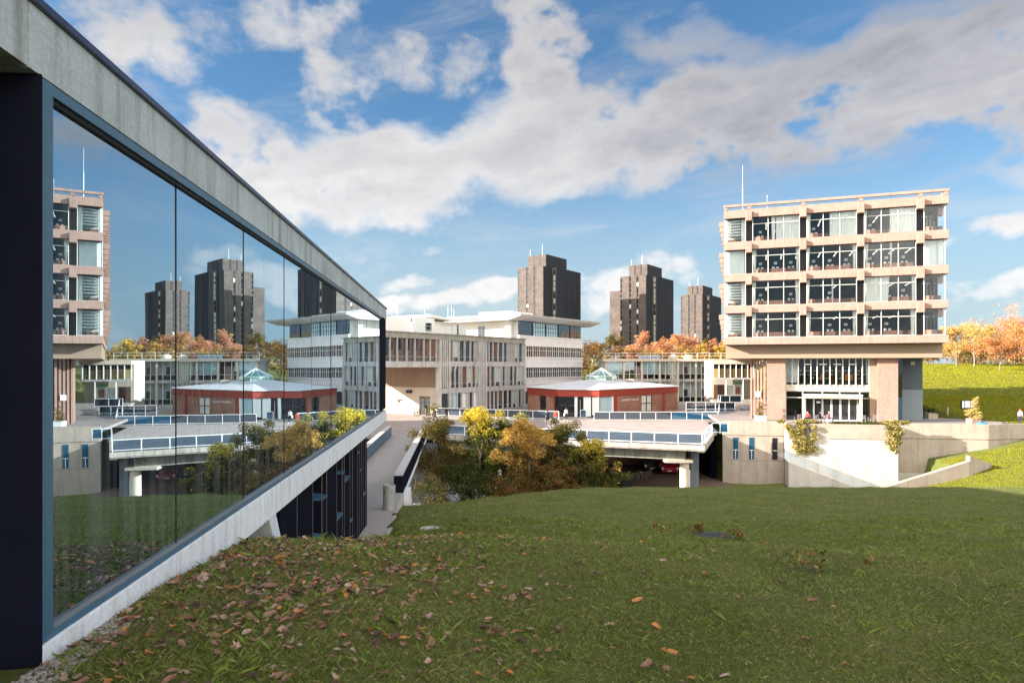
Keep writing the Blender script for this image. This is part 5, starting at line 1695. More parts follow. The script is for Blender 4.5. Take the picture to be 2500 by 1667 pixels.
YB = YARD
G_ = 'young trees and shrubs in the sunken courtyard'
ct_list = [  # some crown tops get yellow or gold leaves in place of sunlight
    (1075, 1003, 160, 52.0, [('olive', 4), ('brown', 4), ('green', 2)], 5200, 'young_tree', 'sparse brown-olive courtyard tree, leftmost beside the walkway pier', None, 1),
    (1168, 985, 150, 50.0, [('green', 6), ('olive', 3), ('dark', 2)], 7600, 'young_tree', 'green courtyard tree whose upright top is coloured yellow for the sun on it', (0.80, 'yellow'), 1),
    (1228, 1003, 120, 51.5, [('green', 6), ('olive', 2), ('dark', 2)], 6000, 'young_tree', 'dark green courtyard tree between the yellow-topped and the orange one', (0.92, 'ivy'), 1),
    (1292, 1000, 135, 49.0, [('rust', 3), ('brown', 5), ('olive', 4), ('gold', 1)], 8600, 'young_tree', 'orange-gold courtyard tree, brightest in the middle of the cluster', (0.60, 'gold'), 1),
    (1368, 1032, 130, 50.5, [('olive', 5), ('green', 3), ('brown', 2)], 6000, 'young_tree', 'olive courtyard tree right of the orange-gold one', None, 1),
    (1455, 1052, 125, 48.5, [('olive', 5), ('green', 4), ('gold', 1)], 6000, 'young_tree', 'separate rightmost courtyard tree, olive green with a tip coloured yellow for the sun', (0.82, 'yellow'), 1),
    (1352, 1118, 130, 46.5, [('rust', 3), ('brown', 5), ('olive', 4)], 6500, 'shrub', 'rust-coloured shrub in front of the orange and olive trees', None, 3),
    (1262, 1160, 150, 45.5, [('brown', 5), ('olive', 3), ('rust', 2)], 4200, 'shrub', 'low brown shrub at the grass edge under the orange-gold tree', None, 3),
    (1052, 1085, 140, 50.0, [('brown', 4), ('dark', 4), ('olive', 2)], 2400, 'shrub', 'thin dark twiggy shrub nearest the arc-paved yard', None, 3),
    (1165, 1130, 150, 47.5, [('green', 5), ('dark', 4), ('olive', 2)], 4800, 'shrub', 'dense dark green shrub below the yellow-topped tree', None, 3),
    (1420, 1125, 110, 48.0, [('olive', 4), ('dark', 3), ('green', 2)], 3200, 'shrub', 'olive shrub filling the gap left of the rightmost courtyard tree', None, 3),
    (1516, 1148, 62, 50.0, [('dark', 6), ('green', 1)], 1800, 'shrub', 'nearly black evergreen shrub beside the orange diamond sign', None, 2),
]
for i, (px, py, wpx, Y, pal, n, nm, lab, top, multi) in enumerate(ct_list):
    X = (px - 1250) / F * Y; zt_ = -(py - HZ) / F * Y
    zb = max(gz(X, Y), YARD)
    make_tree(nm, lab, (X, Y, zb), zt_ - zb, wpx / F * Y * 1.12, pal, int(n * 2.9), 0.062, 100 + i, base=0.08, group=G_, top=top, cat='tree' if nm == 'young_tree' else 'shrub', multi=multi, upright=nm == 'young_tree')

G2 = 'autumn trees behind the glazed block'
bt = [
    (1440, 826, 105, 150, [('rust', 4), ('brown', 3), ('gold', 2)], 'autumn_tree', 'rusty brown autumn tree right of the white block', 'bark'),
    (1497, 812, 70, 158, [('brown', 4), ('olive', 3), ('pale', 1)], 'autumn_tree', 'thin grey-brown autumn tree left of the middle tower', 'bark'),
    (1548, 842, 80, 148, [('pink', 4), ('orange', 3)], 'autumn_tree', 'low pink-orange autumn tree at the foot of the middle tower', 'bark_pale'),
    (1573, 806, 78, 156, [('pink', 5), ('orange', 3), ('pale', 1)], 'autumn_tree', 'tall pink autumn tree before the middle tower', 'bark_pale'),
    (1606, 825, 74, 150, [('pink', 4), ('orange', 4)], 'autumn_tree', 'pink-orange autumn tree before the shaded face of the middle tower', 'bark_pale'),
    (1647, 806, 92, 152, [('orange', 4), ('pink', 4), ('gold', 1)], 'autumn_tree', 'broad orange autumn tree between the middle and farthest towers', 'bark_pale'),
    (1684, 812, 78, 155, [('pink', 4), ('orange', 3), ('pale', 1)], 'autumn_tree', 'pale pink autumn tree left of the farthest tower', 'bark_pale'),
    (1712, 826, 76, 150, [('gold', 5), ('olive', 2), ('orange', 1)], 'autumn_tree', 'golden autumn tree before the farthest tower', 'bark'),
    (1741, 824, 56, 152, [('pink', 5), ('rust', 2)], 'autumn_tree', 'narrow deep pink autumn tree before the farthest tower', 'bark_pale'),
    (1722, 806, 52, 172, [('brown', 4), ('olive', 4)], 'autumn_tree', 'dark brown autumn tree behind the golden one', 'bark'),
    (1776, 812, 70, 150, [('gold', 5), ('yellow', 3)], 'autumn_tree', 'bright yellow autumn tree against the library edge', 'bark'),
    (1590, 850, 120, 146, [('olive', 4), ('gold', 3), ('rust', 2)], 'autumn_tree', 'low olive-gold tree peeping over the glazed block roof', 'bark'),
    (1675, 852, 120, 146, [('gold', 4), ('rust', 3), ('olive', 2)], 'autumn_tree', 'low gold and rust tree behind the roof guard rail', 'bark'),
]
for i, (px, py, wpx, Y, pal, nm, lab, tk) in enumerate(bt):
    X = (px - 1250) / F * Y; zt_ = -(py - HZ) / F * Y; zb = gz(X, Y)
    make_tree(nm, lab, (X, Y, zb), zt_ - zb, wpx / F * Y * 1.1, pal, 5600, 0.15, 300 + i, tk, 0.25, G2)
G3 = 'autumn trees along the far side of the meadow'
mt = [
    (2335, 800, 85, 190, [('gold', 4), ('pale', 4), ('orange', 1)], 'golden tree at the meadow edge right beside the library slab'),
    (2378, 788, 100, 186, [('pale', 5), ('gold', 4)], 'large pale gold tree on the meadow edge with a visible trunk'),
    (2412, 792, 85, 196, [('pale', 4), ('gold', 3), ('rust', 1)], 'pale gold tree behind the big trunk on the meadow'),
    (2440, 830, 95, 168, [('orange', 6), ('rust', 2), ('pink', 1)], 'red-orange tree standing forward on the meadow'),
    (2470, 772, 110, 192, [('pink', 5), ('orange', 3)], 'tall pink-orange tree behind the red-orange one'),
    (2505, 790, 110, 178, [('orange', 4), ('gold', 3), ('pink', 2)], 'broad orange tree cut by the right edge of the photo'),
    (2308, 838, 70, 200, [('rust', 3), ('gold', 3), ('pale', 2)], 'small rusty tree glimpsed under the library overhang'),
    (2275, 850, 60, 205, [('gold', 3), ('rust', 3)], 'small gold tree behind the recessed library flank'),
    (2395, 845, 120, 205, [('gold', 3), ('olive', 3), ('pale', 2)], 'low olive-gold thicket tree behind the meadow trunks'),
    (2340, 850, 110, 208, [('gold', 4), ('pale', 3), ('rust', 2)], 'low gold tree far behind the small meadow trunks'),
    (2470, 845, 120, 208, [('rust', 4), ('orange', 3), ('olive', 2)], 'low rust tree far behind the red-orange one'),
]
for i, (px, py, wpx, Y, pal, lab) in enumerate(mt):
    X = (px - 1250) / F * Y; zt_ = -(py - HZ) / F * Y; zb = gz(X, Y)
    make_tree('meadow_tree', lab, (X, Y, zb), zt_ - zb, wpx / F * Y * 1.15, pal, 6400, 0.165, 500 + i, 'bark_pale', 0.22, G3)
make_tree('bare_tree', 'nearly bare tall tree rising above the pink-orange meadow trees', (0.7325 * 195, 195, gz(143, 195)), 19.5, 9, [('pink', 3), ('pale', 3)], 700, 0.16, 551, 'bark_pale', 0.3, G3)
# far belt of woodland closing the horizon
rs = np.random.default_rng(77)
cl = []
for k in range(260):
    x = rs.uniform(-150, 420); y = rs.uniform(290, 420); r = rs.uniform(4, 8)
    cl.append((x, y, gz(x, y) + rs.uniform(1.5, 5.5), r, r, r * .75))
o = leaf_cloud('far_woodland', cl, 26000, 0.75, [LM['brown'], LM['rust'], LM['olive'], LM['pale']], [4, 2, 3, 1], rs)
tag(o, 'far belt of brown and rust woodland on the horizon behind the meadow', 'woodland', kind='stuff')

# ivy and hedge on the podium
def ivy(label, cx0, z0, wid, drop, n, seed):
    rs = np.random.default_rng(seed); cl = []
    t = thing('trailing_ivy', label, 'ivy', PW(cx0, -2.0, 0), POD_A, 'ivy trailing over the podium wall')
    mb = MB()
    for k in range(46):
        f = rs.random(); x = rs.normal() * wid * (0.5 - 0.22 * f); z = z0 + 0.25 - drop * f
        cl.append((x, -0.16 - 0.1 * rs.random(), z, 0.34, 0.2, 0.3))
        mb.tube((x * .3, -.05, z0 + .1), (x, -0.12, z), 0.02, .012, 5)
    for k in range(8):
        cl.append((rs.normal() * wid * .45, 0.25, z0 + 0.2, 0.4, .35, .25))
    mb.build('stems', M['bark'], t)
    leaf_cloud('foliage', cl, n, 0.085, [LM['ivy'], LM['pale'], LM['olive'], LM['hedge']], [5, 3, 2, 1], rs, parent=t)
ivy('thick yellow-green ivy hanging over the left corner of the smooth podium bay', 7.5, WT, 1.9, 3.1, 8500, 41)
ivy('narrow trail of yellow-green ivy at the right corner of the smooth podium bay', 15.9, WT, 0.95, 2.9, 4800, 42)
rs = np.random.default_rng(43)
cl = [(8.5 + 7.2 * rs.random(), -1.75 + .2 * rs.random(), WT + 0.05 + 0.1 * rs.random(), .5, .2, .2) for k in range(34)]
he = thing('podium_hedge', 'low straggling hedge along the podium edge before the cafe tables', 'hedge', POD_O, POD_A)
leaf_cloud('foliage', cl, 3200, 0.07, [LM['hedge'], LM['olive'], LM['rust']], [5, 3, 1], rs, parent=he)
mb = MB()
for c in cl[::3]:
    mb.tube((c[0], c[1], TERR), (c[0], c[1], c[2]), .015, n=4)
mb.build('stems', M['bark'], he)

# ------------------------------------------------------------------ grass blades, fallen leaves, pebbles
def grass_blades():
    rs = np.random.default_rng(9)
    P = []
    for (y0, y1, dens) in ((2.9, 5.5, 7500), (5.5, 8, 4300), (8, 12, 2000), (12, 20, 650), (20, 34, 200), (34, 50, 60)):
        A = 0.82 * (y1 * y1 - y0 * y0)
        n = int(A * dens)
        y = np.sqrt(rs.uniform(y0 * y0, y1 * y1, n)); x = rs.uniform(-0.82, 0.80, n) * y
        P.append(np.stack([x, y], 1))
    P = np.concatenate(P)
    x, y = P[:, 0], P[:, 1]
    # keep clear of hall, walkway and yard
    sd = (x + HALL_D * 0.99604) * m_dir.x + (y + HALL_D * 0.0889) * m_dir.y      # distance into the hall
    keep = (sd < -0.02) & ~((y > 16.8) & (x < ramp_xr(y) + 0.1)) & ~((sd > -0.3) & (y < 4.6))
    x, y = x[keep], y[keep]
    # patchy sward
    pat = np.sin(x * 1.9 + 0.7 * y) * np.sin(y * 2.3 - x * 0.8) + 0.6 * np.sin(x * 5.1 + y * 3.7)
    k2 = rs.random(len(x)) < np.clip(0.70 + 0.28 * pat, 0.22, 1)
    x, y = x[k2], y[k2]
    z = ground(x, y)
    keep = z > YARD + 2
    x, y, z = x[keep], y[keep], z[keep]
    # tufts: clumps of longer blades
    nt_ = 1500
    ty = np.sqrt(rs.uniform(9, 22 ** 2, nt_)); tx = rs.uniform(-0.8, 0.8, nt_) * ty
    m_ = 30
    X2 = (tx[:, None] + rs.normal(size=(nt_, m_)) * 0.05 * (1 + ty[:, None] / 14)).ravel(); Y2 = (ty[:, None] + rs.normal(size=(nt_, m_)) * 0.05 * (1 + ty[:, None] / 14)).ravel()
    sd2 = (X2 + HALL_D * 0.99604) * m_dir.x + (Y2 + HALL_D * 0.0889) * m_dir.y
    k3 = (sd2 < -0.05) & ~((Y2 > 16.0) & (X2 < ramp_xr(Y2) + 0.15)) & (Y2 > 2.8)
    X2, Y2 = X2[k3], Y2[k3]
    tuft = np.concatenate([np.zeros(len(x)), np.ones(len(X2))])
    x = np.concatenate([x, X2]); y = np.concatenate([y, Y2]); z = np.concatenate([z, ground(X2, Y2)])
    n = len(x)
    dist = np.clip(y / 5.0, 0.8, 6)
    near = np.exp(-((x + 2.5) / 2.6) ** 2)              # rougher grass beside the hall
    h = (0.014 + 0.018 * rs.random(n) ** 2 + 0.022 * near * rs.random(n) ** 2) * (0.75 + 0.25 * dist) * (1 + 1.1 * tuft)
    w = (0.0011 + 0.0009 * rs.random(n)) * dist
    a = rs.uniform(0, 2 * pi, n); lean = rs.normal(size=(n, 2)) * (h * 0.75)[:, None]
    base = np.stack([x, y, z - 0.006], 1)
    dx = np.stack([np.cos(a) * w, np.sin(a) * w, np.zeros(n)], 1)
    tip = base + np.stack([lean[:, 0], lean[:, 1], h], 1)
    mid = base + np.stack([lean[:, 0] * .35, lean[:, 1] * .35, h * 0.62], 1)
    v = np.empty((n, 4, 3), np.float32)
    v[:, 0] = base - dx; v[:, 1] = base + dx; v[:, 2] = mid + dx * .7; v[:, 3] = tip
    me = bpy.data.meshes.new('grass_blades')
    me.vertices.add(n * 4); me.vertices.foreach_set('co', v.ravel())
    me.loops.add(n * 4); me.loops.foreach_set('vertex_index', np.arange(n * 4, dtype=np.int32))
    me.polygons.add(n); me.polygons.foreach_set('loop_start', np.arange(0, n * 4, 4, dtype=np.int32))
    mats = [leaf_mat('grass_fresh', (0.185, 0.24, 0.05), 0.4, 0.4), leaf_mat('grass_dull', (0.215, 0.215, 0.07), 0.4, 0.4), leaf_mat('grass_straw', (0.29, 0.25, 0.12), 0.4, 0.25)]
    for m_ in mats: me.materials.append(m_)
    pr = rs.random(n); dry = 0.20 + 0.13 * np.sin(x * 0.9 + 1) * np.sin(y * 0.7) + 0.12 * np.sin(x * 0.37 - y * 0.23) * np.sin(y * 0.31 + 2)
    me.polygons.foreach_set('material_index', np.where(pr < dry * (1 - .7 * tuft), 2, np.where(pr < 0.6 * (1 - .8 * tuft), 1, 0)).astype(np.int32))
    me.update(calc_edges=True)
    o = bpy.data.objects.new('grass_blades', me); COL.objects.link(o)
    tag(o, 'short green grass with straw-coloured blades covering the lawn', 'grass', kind='stuff')


grass_blades()


def sunlit_grass():
    """taller blades on the bank and the meadow; upright blades catch the low sun"""
    rs = np.random.default_rng(19)
    XY = []
    for (x0, x1, y0, y1, n) in ((24, 52, 45, 67, 62000), (51, 75, 66, 105, 42000), (60, 150, 95, 150, 60000), (75, 190, 150, 230, 60000)):
        XY.append(np.stack([rs.uniform(x0, x1, n), rs.uniform(y0, y1, n), np.full(n, (y0 + y1) / 2)], 1))
    P = np.concatenate(XY); x, y, yy = P[:, 0], P[:, 1], P[:, 2]
    keep = (x > 0.4 * y) & (x < 0.84 * y) & ~((y > 66.3) & (x < 50.8))
    x, y, yy = x[keep], y[keep], yy[keep]
    z = ground(x, y); ok = z > YARD + 1.2; x, y, z, yy = x[ok], y[ok], z[ok], yy[ok]
    n = len(x); k = np.clip(yy / 55.0, 1, 4)
    h = (0.05 + 0.04 * rs.random(n)) * k ** 0.5; w = 0.034 * k * (0.6 + .8 * rs.random(n))
    a = rs.uniform(0, 2 * pi, n)
    base = np.stack([x, y, z - .01], 1); dx = np.stack([np.cos(a) * w, np.sin(a) * w, np.zeros(n)], 1)
    ln_ = rs.normal(size=(n, 2)) * (h * .5)[:, None]
    tip = base + np.stack([ln_[:, 0], ln_[:, 1], h], 1)
    v = np.empty((n, 4, 3), np.float32); v[:, 0] = base - dx; v[:, 1] = base + dx; v[:, 2] = tip + dx * .35; v[:, 3] = tip - dx * .35
    me = bpy.data.meshes.new('meadow_blades')
    me.vertices.add(n * 4); me.vertices.foreach_set('co', v.ravel())
    me.loops.add(n * 4); me.loops.foreach_set('vertex_index', np.arange(n * 4, dtype=np.int32))
    me.polygons.add(n); me.polygons.foreach_set('loop_start', np.arange(0, n * 4, 4, dtype=np.int32))
    for m_ in (leaf_mat('meadow_blade', (0.25, 0.25, 0.014), .25, .4), leaf_mat('meadow_blade_dry', (0.32, 0.29, 0.035), .25, .4)): me.materials.append(m_)
    me.polygons.foreach_set('material_index', (rs.random(n) < .3).astype(np.int32)); me.update(calc_edges=True)
    o = bpy.data.objects.new('meadow_grass', me); COL.objects.link(o)
    tag(o, 'yellow-green grass of the bank and the sunlit meadow', 'grass', kind='stuff')


sunlit_grass()


def maple(seed, curl, narrow=1.0):
    rr = random.Random(seed)
    out = []
    for k in range(5):
        a = R(-100 + 50 * k) ; L_ = (0.72, 0.85, 1.0, 0.85, 0.72)[k]
        out.append((a - R(17), L_ * 0.72)); out.append((a, L_)); out.append((a + R(15), L_ * 0.70))
        if k < 4: out.append((a + R(25), 0.5))
    out.append((R(140), 0.25)); out.append((R(180), 0.85 if seed % 2 else .3)); out.append((R(-140), 0.25))
    pts = []
    for a, r_ in out:
        x = r_ * cos(a) * 0.075; y = r_ * sin(a) * 0.075 * narrow
        z = curl * 0.4 * (x * x * 9 + abs(y) * 0.35) + rr.uniform(-.007, .007)
        pts.append((x, y, z))
    mb = MB(); mb.v = [(0, 0, 0.004)] + pts
    n = len(pts)
    for k in range(n):
        mb.f.append((0, 1 + k, 1 + (k + 1) % n)); mb.m.append(0)
    return mb


def ovate(seed, curl):
    """curled, torn oval leaf"""
    rr = random.Random(seed + 50); mb = MB(); n = 14
    pts = []
    for k in range(n):
        a = 2 * pi * k / n
        x = .085 * cos(a); y = .042 * sin(a) * (1 + .3 * cos(a)) * rr.uniform(.75, 1.15)
        pts.append((x, y, curl * (y * y * 5 + x * x * 1.2) + rr.uniform(-.005, .005)))
    mb.v = [(0, 0, 0)] + pts
    for k in range(n):
        mb.f.append((0, 1 + k, 1 + (k + 1) % n)); mb.m.append(0)
    return mb


def dry_leaf_mat(name, c):
    return pm(name, c, tuple(x * .6 for x in c), 16, 0.75, spec=0.3)


def fallen_leaves():
    rs = random.Random(14)
    groups = [('brown', (0.235, 0.125, 0.08), 0.50, 'curled brown leaf lying on the grass', 'fallen brown leaves'),
              ('pale', (0.38, 0.25, 0.19), 0.27, 'pale buff leaf lying on the grass', 'fallen pale buff leaves'),
              ('orange', (0.46, 0.20, 0.06), 0.12, 'orange maple leaf lying on the grass', 'fallen orange leaves'),
              ('dark', (0.085, 0.045, 0.035), 0.11, 'dark reddish-brown leaf lying on the grass', 'fallen dark leaves')]
    lib_ = {}
    for nm, c, _, _, _ in groups:
        mt_ = dry_leaf_mat('dry_leaf_' + nm, c)
        lib_[nm] = [maple(k, cu, na).mesh('fallen_leaf', mt_) for k, (cu, na) in enumerate(((1.3, 1.0), (-1.6, .9), (3.0, .55), (-2.8, .6)))] + [ovate(k, cu).mesh('fallen_leaf', mt_) for k, cu in ((1, 2.0), (2, 4.5), (3, -2.5), (4, 6.0))]
    spots = []
    tries = 0
    centres = [(rs.gauss(-2.25, 0.95), rs.uniform(4.4, 9.8), rs.uniform(.15, .5)) for _ in range(60)]
    while len(spots) < 2300 and tries < 60000:
        tries += 1
        u = rs.random()
        if u < 0.10:
            s_ = rs.uniform(4.9, 11); dd = abs(rs.gauss(0, .28)) + .07; p_ = HALL_D * m_dir + u_dir * s_ - m_dir * dd; x, y = p_.x, p_.y
        elif u < 0.68:
            c = rs.choice(centres); x, y = rs.gauss(c[0], c[2]), rs.gauss(c[1], c[2])
        elif u < 0.955:
            y = rs.uniform(3.2, 10.2); x = rs.gauss(-1.8, 1.6)
        else:
            y = rs.uniform(3.0, 13); x = rs.uniform(-1.5, 0.5 * y)
        sd = (x + HALL_D * 0.99604) * m_dir.x + (y + HALL_D * 0.0889) * m_dir.y
        if sd > -0.06 or y < 2.9 or abs(x) > 0.8 * y: continue
        spots.append((x, y))
    spots.sort(key=lambda p: p[1])
    def pick():
        u = rs.random(); acc = 0
        for g in groups:
            acc += g[2]
            if u < acc: return g
        return groups[0]
    rest = MB(); mats = []
    for i, (x, y) in enumerate(spots):
        g = pick(); s = rs.uniform(0.2, 0.62) * (1.0 if rs.random() > .1 else 1.35)
        loc = Vector((x, y, gz(x, y) + 0.022 + 0.012 * rs.random()))
        rot = (rs.gauss(0, .22), rs.gauss(0, .22), rs.uniform(0, 6.28))
        me = rs.choice(lib_[g[0]])
        if i < 300:
            o = bpy.data.objects.new('fallen_leaf', me); COL.objects.link(o)
            o.location = loc; o.rotation_euler = rot; o.scale = (s, s, s)
            tag(o, g[3], 'leaf', g[4])
        else:
            mt_ = me.materials[0]
            if mt_ not in mats: mats.append(mt_)
            from mathutils import Euler
            T = Matrix.LocRotScale(loc, Euler(rot), Vector((s, s, s)))
            b0 = len(rest.v)
            rest.v += [tuple(T @ v.co) for v in me.vertices]
            for p in me.polygons:
                rest.f.append(tuple(b0 + q for q in p.vertices)); rest.m.append(mats.index(mt_))
    o = rest.build('leaf_litter', mats)
    tag(o, 'scatter of smaller dry leaves over the farther grass', 'leaf litter', kind='stuff')


fallen_leaves()


def pebbles():
    rs = np.random.default_rng(4); mb = MB()
    for k in range(1500):
        s_ = rs.uniform(1.8, 5.6); d = rs.uniform(0.02, 0.55) * (1.1 - (s_ - 1.8) / 5)
        p = HALL_D * m_dir + u_dir * s_ - m_dir * d
        r = rs.uniform(.008, .02); z = gz(p.x, p.y)
        mb.lathe(p.x, p.y, [(r * .6, z - r * .2), (r, z + r * .3), (r * .7, z + r * .8)], 6)
    tag(mb.build('pebble_strip', M['gravel'], smooth=True), 'strip of small pebbles along the foot of the hall', 'gravel', kind='stuff')


pebbles()
pst = HALL_D * m_dir + u_dir * 4.05 - m_dir * 0.05
t = MB().prism([tuple((HALL_D * m_dir + u_dir * a - m_dir * b).xy) for a, b in ((1.2, -.32), (1.2, 0.42), (4.0, 0.16), (4.35, -.32))], -2.1, -1.80)
struct(t.build('entrance_step', M['beam'], bevel=0.02))
# stone, manhole and weeds on the lawn
h_ = hit(1050, 1291)
mb = MB(); mb.lathe(0, 0, [(.36, -.1), (.33, .03), (.25, .05)], 9)
o = mb.build('stone_slab', M['podium_smooth'], loc=h_); o.scale = (1.0, .6, 1); tag(o, 'small pale stone slab set flush in the lawn near the walkway', 'stone')
h_ = hit(1742, 1310)
mb = MB().box(-.36, .36, -.28, .28, -.1, .045)
o = thing('manhole', 'dark grey manhole slab in the lawn with weeds around it', 'manhole', h_, 0.2)
mb.build('cover', solid('slate_cover', (0.05, 0.052, 0.058), 0.8), o, bevel=0.01)
MB().box(-.41, .41, -.33, .33, -.12, .025).build('frame', solid('slate_frame', (0.09, 0.088, 0.085), .9), o)
for (px, py, n, lab, nm) in ((1708, 1300, 260, 'leafy weed with a pale shoot beside the manhole', 'weed_plant'), (1605, 1300, 120, 'small dark weed tuft left of the manhole', 'weed_plant'), (1950, 1395, 80, 'brownish weed tuft on the open lawn', 'weed_plant'), (1800, 1318, 160, 'low brown weed right of the manhole', 'weed_plant')):
    p = hit(px, py); rs = np.random.default_rng(px)
    w_ = thing(nm, lab, 'weed', p)
    cl = [(rs.normal() * .16, rs.normal() * .12, .06 + .16 * rs.random(), .09, .09, .08) for k in range(9)]
    leaf_cloud('foliage', cl, n, 0.03, [LM['olive'], LM['rust'], LM['ivy']], [4, 3, 1], rs, parent=w_)
    mb = MB()
    for c in cl: mb.tube((c[0] * .3, c[1] * .3, -.03), c[:3], .006, .003, 4)
    mb.build('stems', M['bark'], w_)

# ------------------------------------------------------------------ litter bin
p = Vector(((950 - 1250) / F * 25.6, 25.6, float(ramp_z(25.6))))
b_ = thing('litter_bin', 'round galvanised litter bin on the walkway edge', 'litter bin', p)
mb = MB(); mb.lathe(0, 0, [(.235, 0.03), (.235, .93), (.225, .95), (.21, .95), (.2, .90)], 32); mb.build('drum', M['steel_bin'], b_, smooth=False)
mb = MB(); mb.lathe(0, 0, [(.215, 0), (.215, .03)], 24); mb.build('foot', M['black'], b_)
def rslot(w2, h2, y, zc, mat, nm, par):
    mb = MB(); pts = []
    for k in range(12):
        a = 2 * pi * k / 12
        pts.append(((w2 - h2) * (1 if cos(a) > 0 else -1) + h2 * cos(a), zc + h2 * sin(a)))
    f0 = [(x, -sqrt(max(0, .235 ** 2 - x * x)) - y, z) for x, z in pts]; f1 = [(x, -sqrt(max(0, .235 ** 2 - x * x)) + .02, z) for x, z in pts]
    mb.face(list(reversed(f0)))
    for k in range(12):
        mb.face([f0[k], f0[(k + 1) % 12], f1[(k + 1) % 12], f1[k]])
    return mb.build(nm, mat, par)
sl = rslot(.15, .05, .006, .70, M['black'], 'opening', b_)
rslot(.12, .022, .012, .715, M['chrome'], 'flap', sl)


# ------------------------------------------------------------------ people
def person(label, loc, rz, h, skin, hair, top, legs, shoes, pose='stand', bag=None, coat=False, longhair=False, seat=0.45):
    S = h / 1.75
    t = thing('person', label, 'person', loc, rz)
    # joints, facing -Y, metres for 1.75 m
    J = {}
    if pose == 'sit':
        hip = 0.52
        J['pelvis'] = (0, 0.0, hip)
        legs_j = {}
        for s, k in ((-1, 'l'), (1, 'r')):
            J['hip' + k] = (s * .095, 0, hip - .02); J['knee' + k] = (s * .11, -.42, hip + .02); J['ank' + k] = (s * .11, -.40, .09); J['toe' + k] = (s * .12, -.56, .04)
        up = hip - .95
    else:
        J['pelvis'] = (0, 0, .95)
        for s, k in ((-1, 'l'), (1, 'r')):
            st = 0.0 if pose == 'stand' else (.30 * s)
            J['hip' + k] = (s * .09, 0, .90); J['knee' + k] = (s * .10, -.02 - st * .55, .49 + abs(st) * .03); J['ank' + k] = (s * .10, .03 - st * (1.0 if s * st > 0 and st > 0 else 1.05), .09 + (0.05 if st < 0 else 0)); J['toe' + k] = (s * .115, J['ank' + k][1] - .17, .04)
        up = 0
    ln = -0.05 if pose == 'walk' else 0.0
    J['spine'] = (0, ln * .4, 1.16 + up); J['chest'] = (0, ln, 1.36 + up); J['neck'] = (0, ln - .01, 1.49 + up); J['chin'] = (0, ln - .035, 1.56 + up); J['brow'] = (0, ln - .035, 1.645 + up); J['crown'] = (0, ln - .02, 1.69 + up); J['nose'] = (0, ln - .125, 1.60 + up)
    for s, k in ((-1, 'l'), (1, 'r')):
        sw = 0 if pose == 'stand' else (-.2 * s if pose == 'walk' else 0)
        J['sh' + k] = (s * .175, ln, 1.40 + up)
        if pose == 'sit':
            J['elb' + k] = (s * .23, -.06, 1.12 + up); J['wri' + k] = (s * .14, -.28, 1.08 + up); J['han' + k] = (s * .12, -.36, 1.09 + up)
        else:
            J['elb' + k] = (s * .23, ln + .02 - sw * .5, 1.11 + up); J['wri' + k] = (s * .235, ln - .06 - sw, .87 + up); J['han' + k] = (s * .23, ln - .085 - sw * 1.15, .79 + up)
    E = [('pelvis', 'spine', 2), ('spine', 'chest', 2), ('chest', 'neck', 2), ('neck', 'chin', 0), ('chin', 'brow', 0), ('brow', 'crown', 1), ('chin', 'nose', 0)]
    for k in 'lr':
        E += [('pelvis', 'hip' + k, 3), ('hip' + k, 'knee' + k, 2 if coat else 3), ('knee' + k, 'ank' + k, 3), ('ank' + k, 'toe' + k, 4), ('chest', 'sh' + k, 2), ('sh' + k, 'elb' + k, 2), ('elb' + k, 'wri' + k, 2), ('wri' + k, 'han' + k, 0)]
    rad = dict(pelvis=(.155, .115), spine=(.135, .10), chest=(.165, .115), neck=(.055, .055), chin=(.07, .085), brow=(.075, .095), crown=(.055, .07), nose=(.018, .018))
    for k in 'lr':
        rad.update({'hip' + k: (.09, .095), 'knee' + k: (.06, .062), 'ank' + k: (.042, .045), 'toe' + k: (.042, .03), 'sh' + k: (.068, .07), 'elb' + k: (.046, .048), 'wri' + k: (.03, .034), 'han' + k: (.034, .022)})
    names = list(J.keys()); idx = {n_: i for i, n_ in enumerate(names)}
    me = bpy.data.meshes.new('figure'); me.from_pydata([tuple(c * S for c in J[n_]) for n_ in names], [(idx[a], idx[b]) for a, b, _ in E], [])
    ob = bpy.data.objects.new('figure', me); COL.objects.link(ob)
    sk = ob.modifiers.new('skin', 'SKIN'); sk.use_smooth_shade = True
    lay = me.skin_vertices[0].data
    for n_ in names:
        lay[idx[n_]].radius = (rad[n_][0] * S, rad[n_][1] * S)
    lay[idx['pelvis']].use_root = True
    sb = ob.modifiers.new('sub', 'SUBSURF'); sb.levels = 1; sb.render_levels = 1
    dg = bpy.context.evaluated_depsgraph_get()
    body = bpy.data.meshes.new_from_object(ob.evaluated_get(dg)); bpy.data.objects.remove(ob); bpy.data.meshes.remove(me)
    body.name = 'body'
    body.materials.clear()
    for c in (skin, hair, top, legs, shoes): body.materials.append(c)
    segs = [(Vector(J[a]) * S, Vector(J[b]) * S, mi) for a, b, mi in E]
    for p in body.polygons:
        c = p.center; best = (9, 0)
        for a, b, mi in segs:
            ab = b - a; f = max(0, min(1, (c - a).dot(ab) / ab.length_squared)); d = (c - (a + ab * f)).length
            if d < best[0]: best = (d, mi)
        p.material_index = best[1]; p.use_smooth = True
    o = bpy.data.objects.new('body', body); COL.objects.link(o); o.parent = t
    # fingers grown from each palm
    fm = MB()
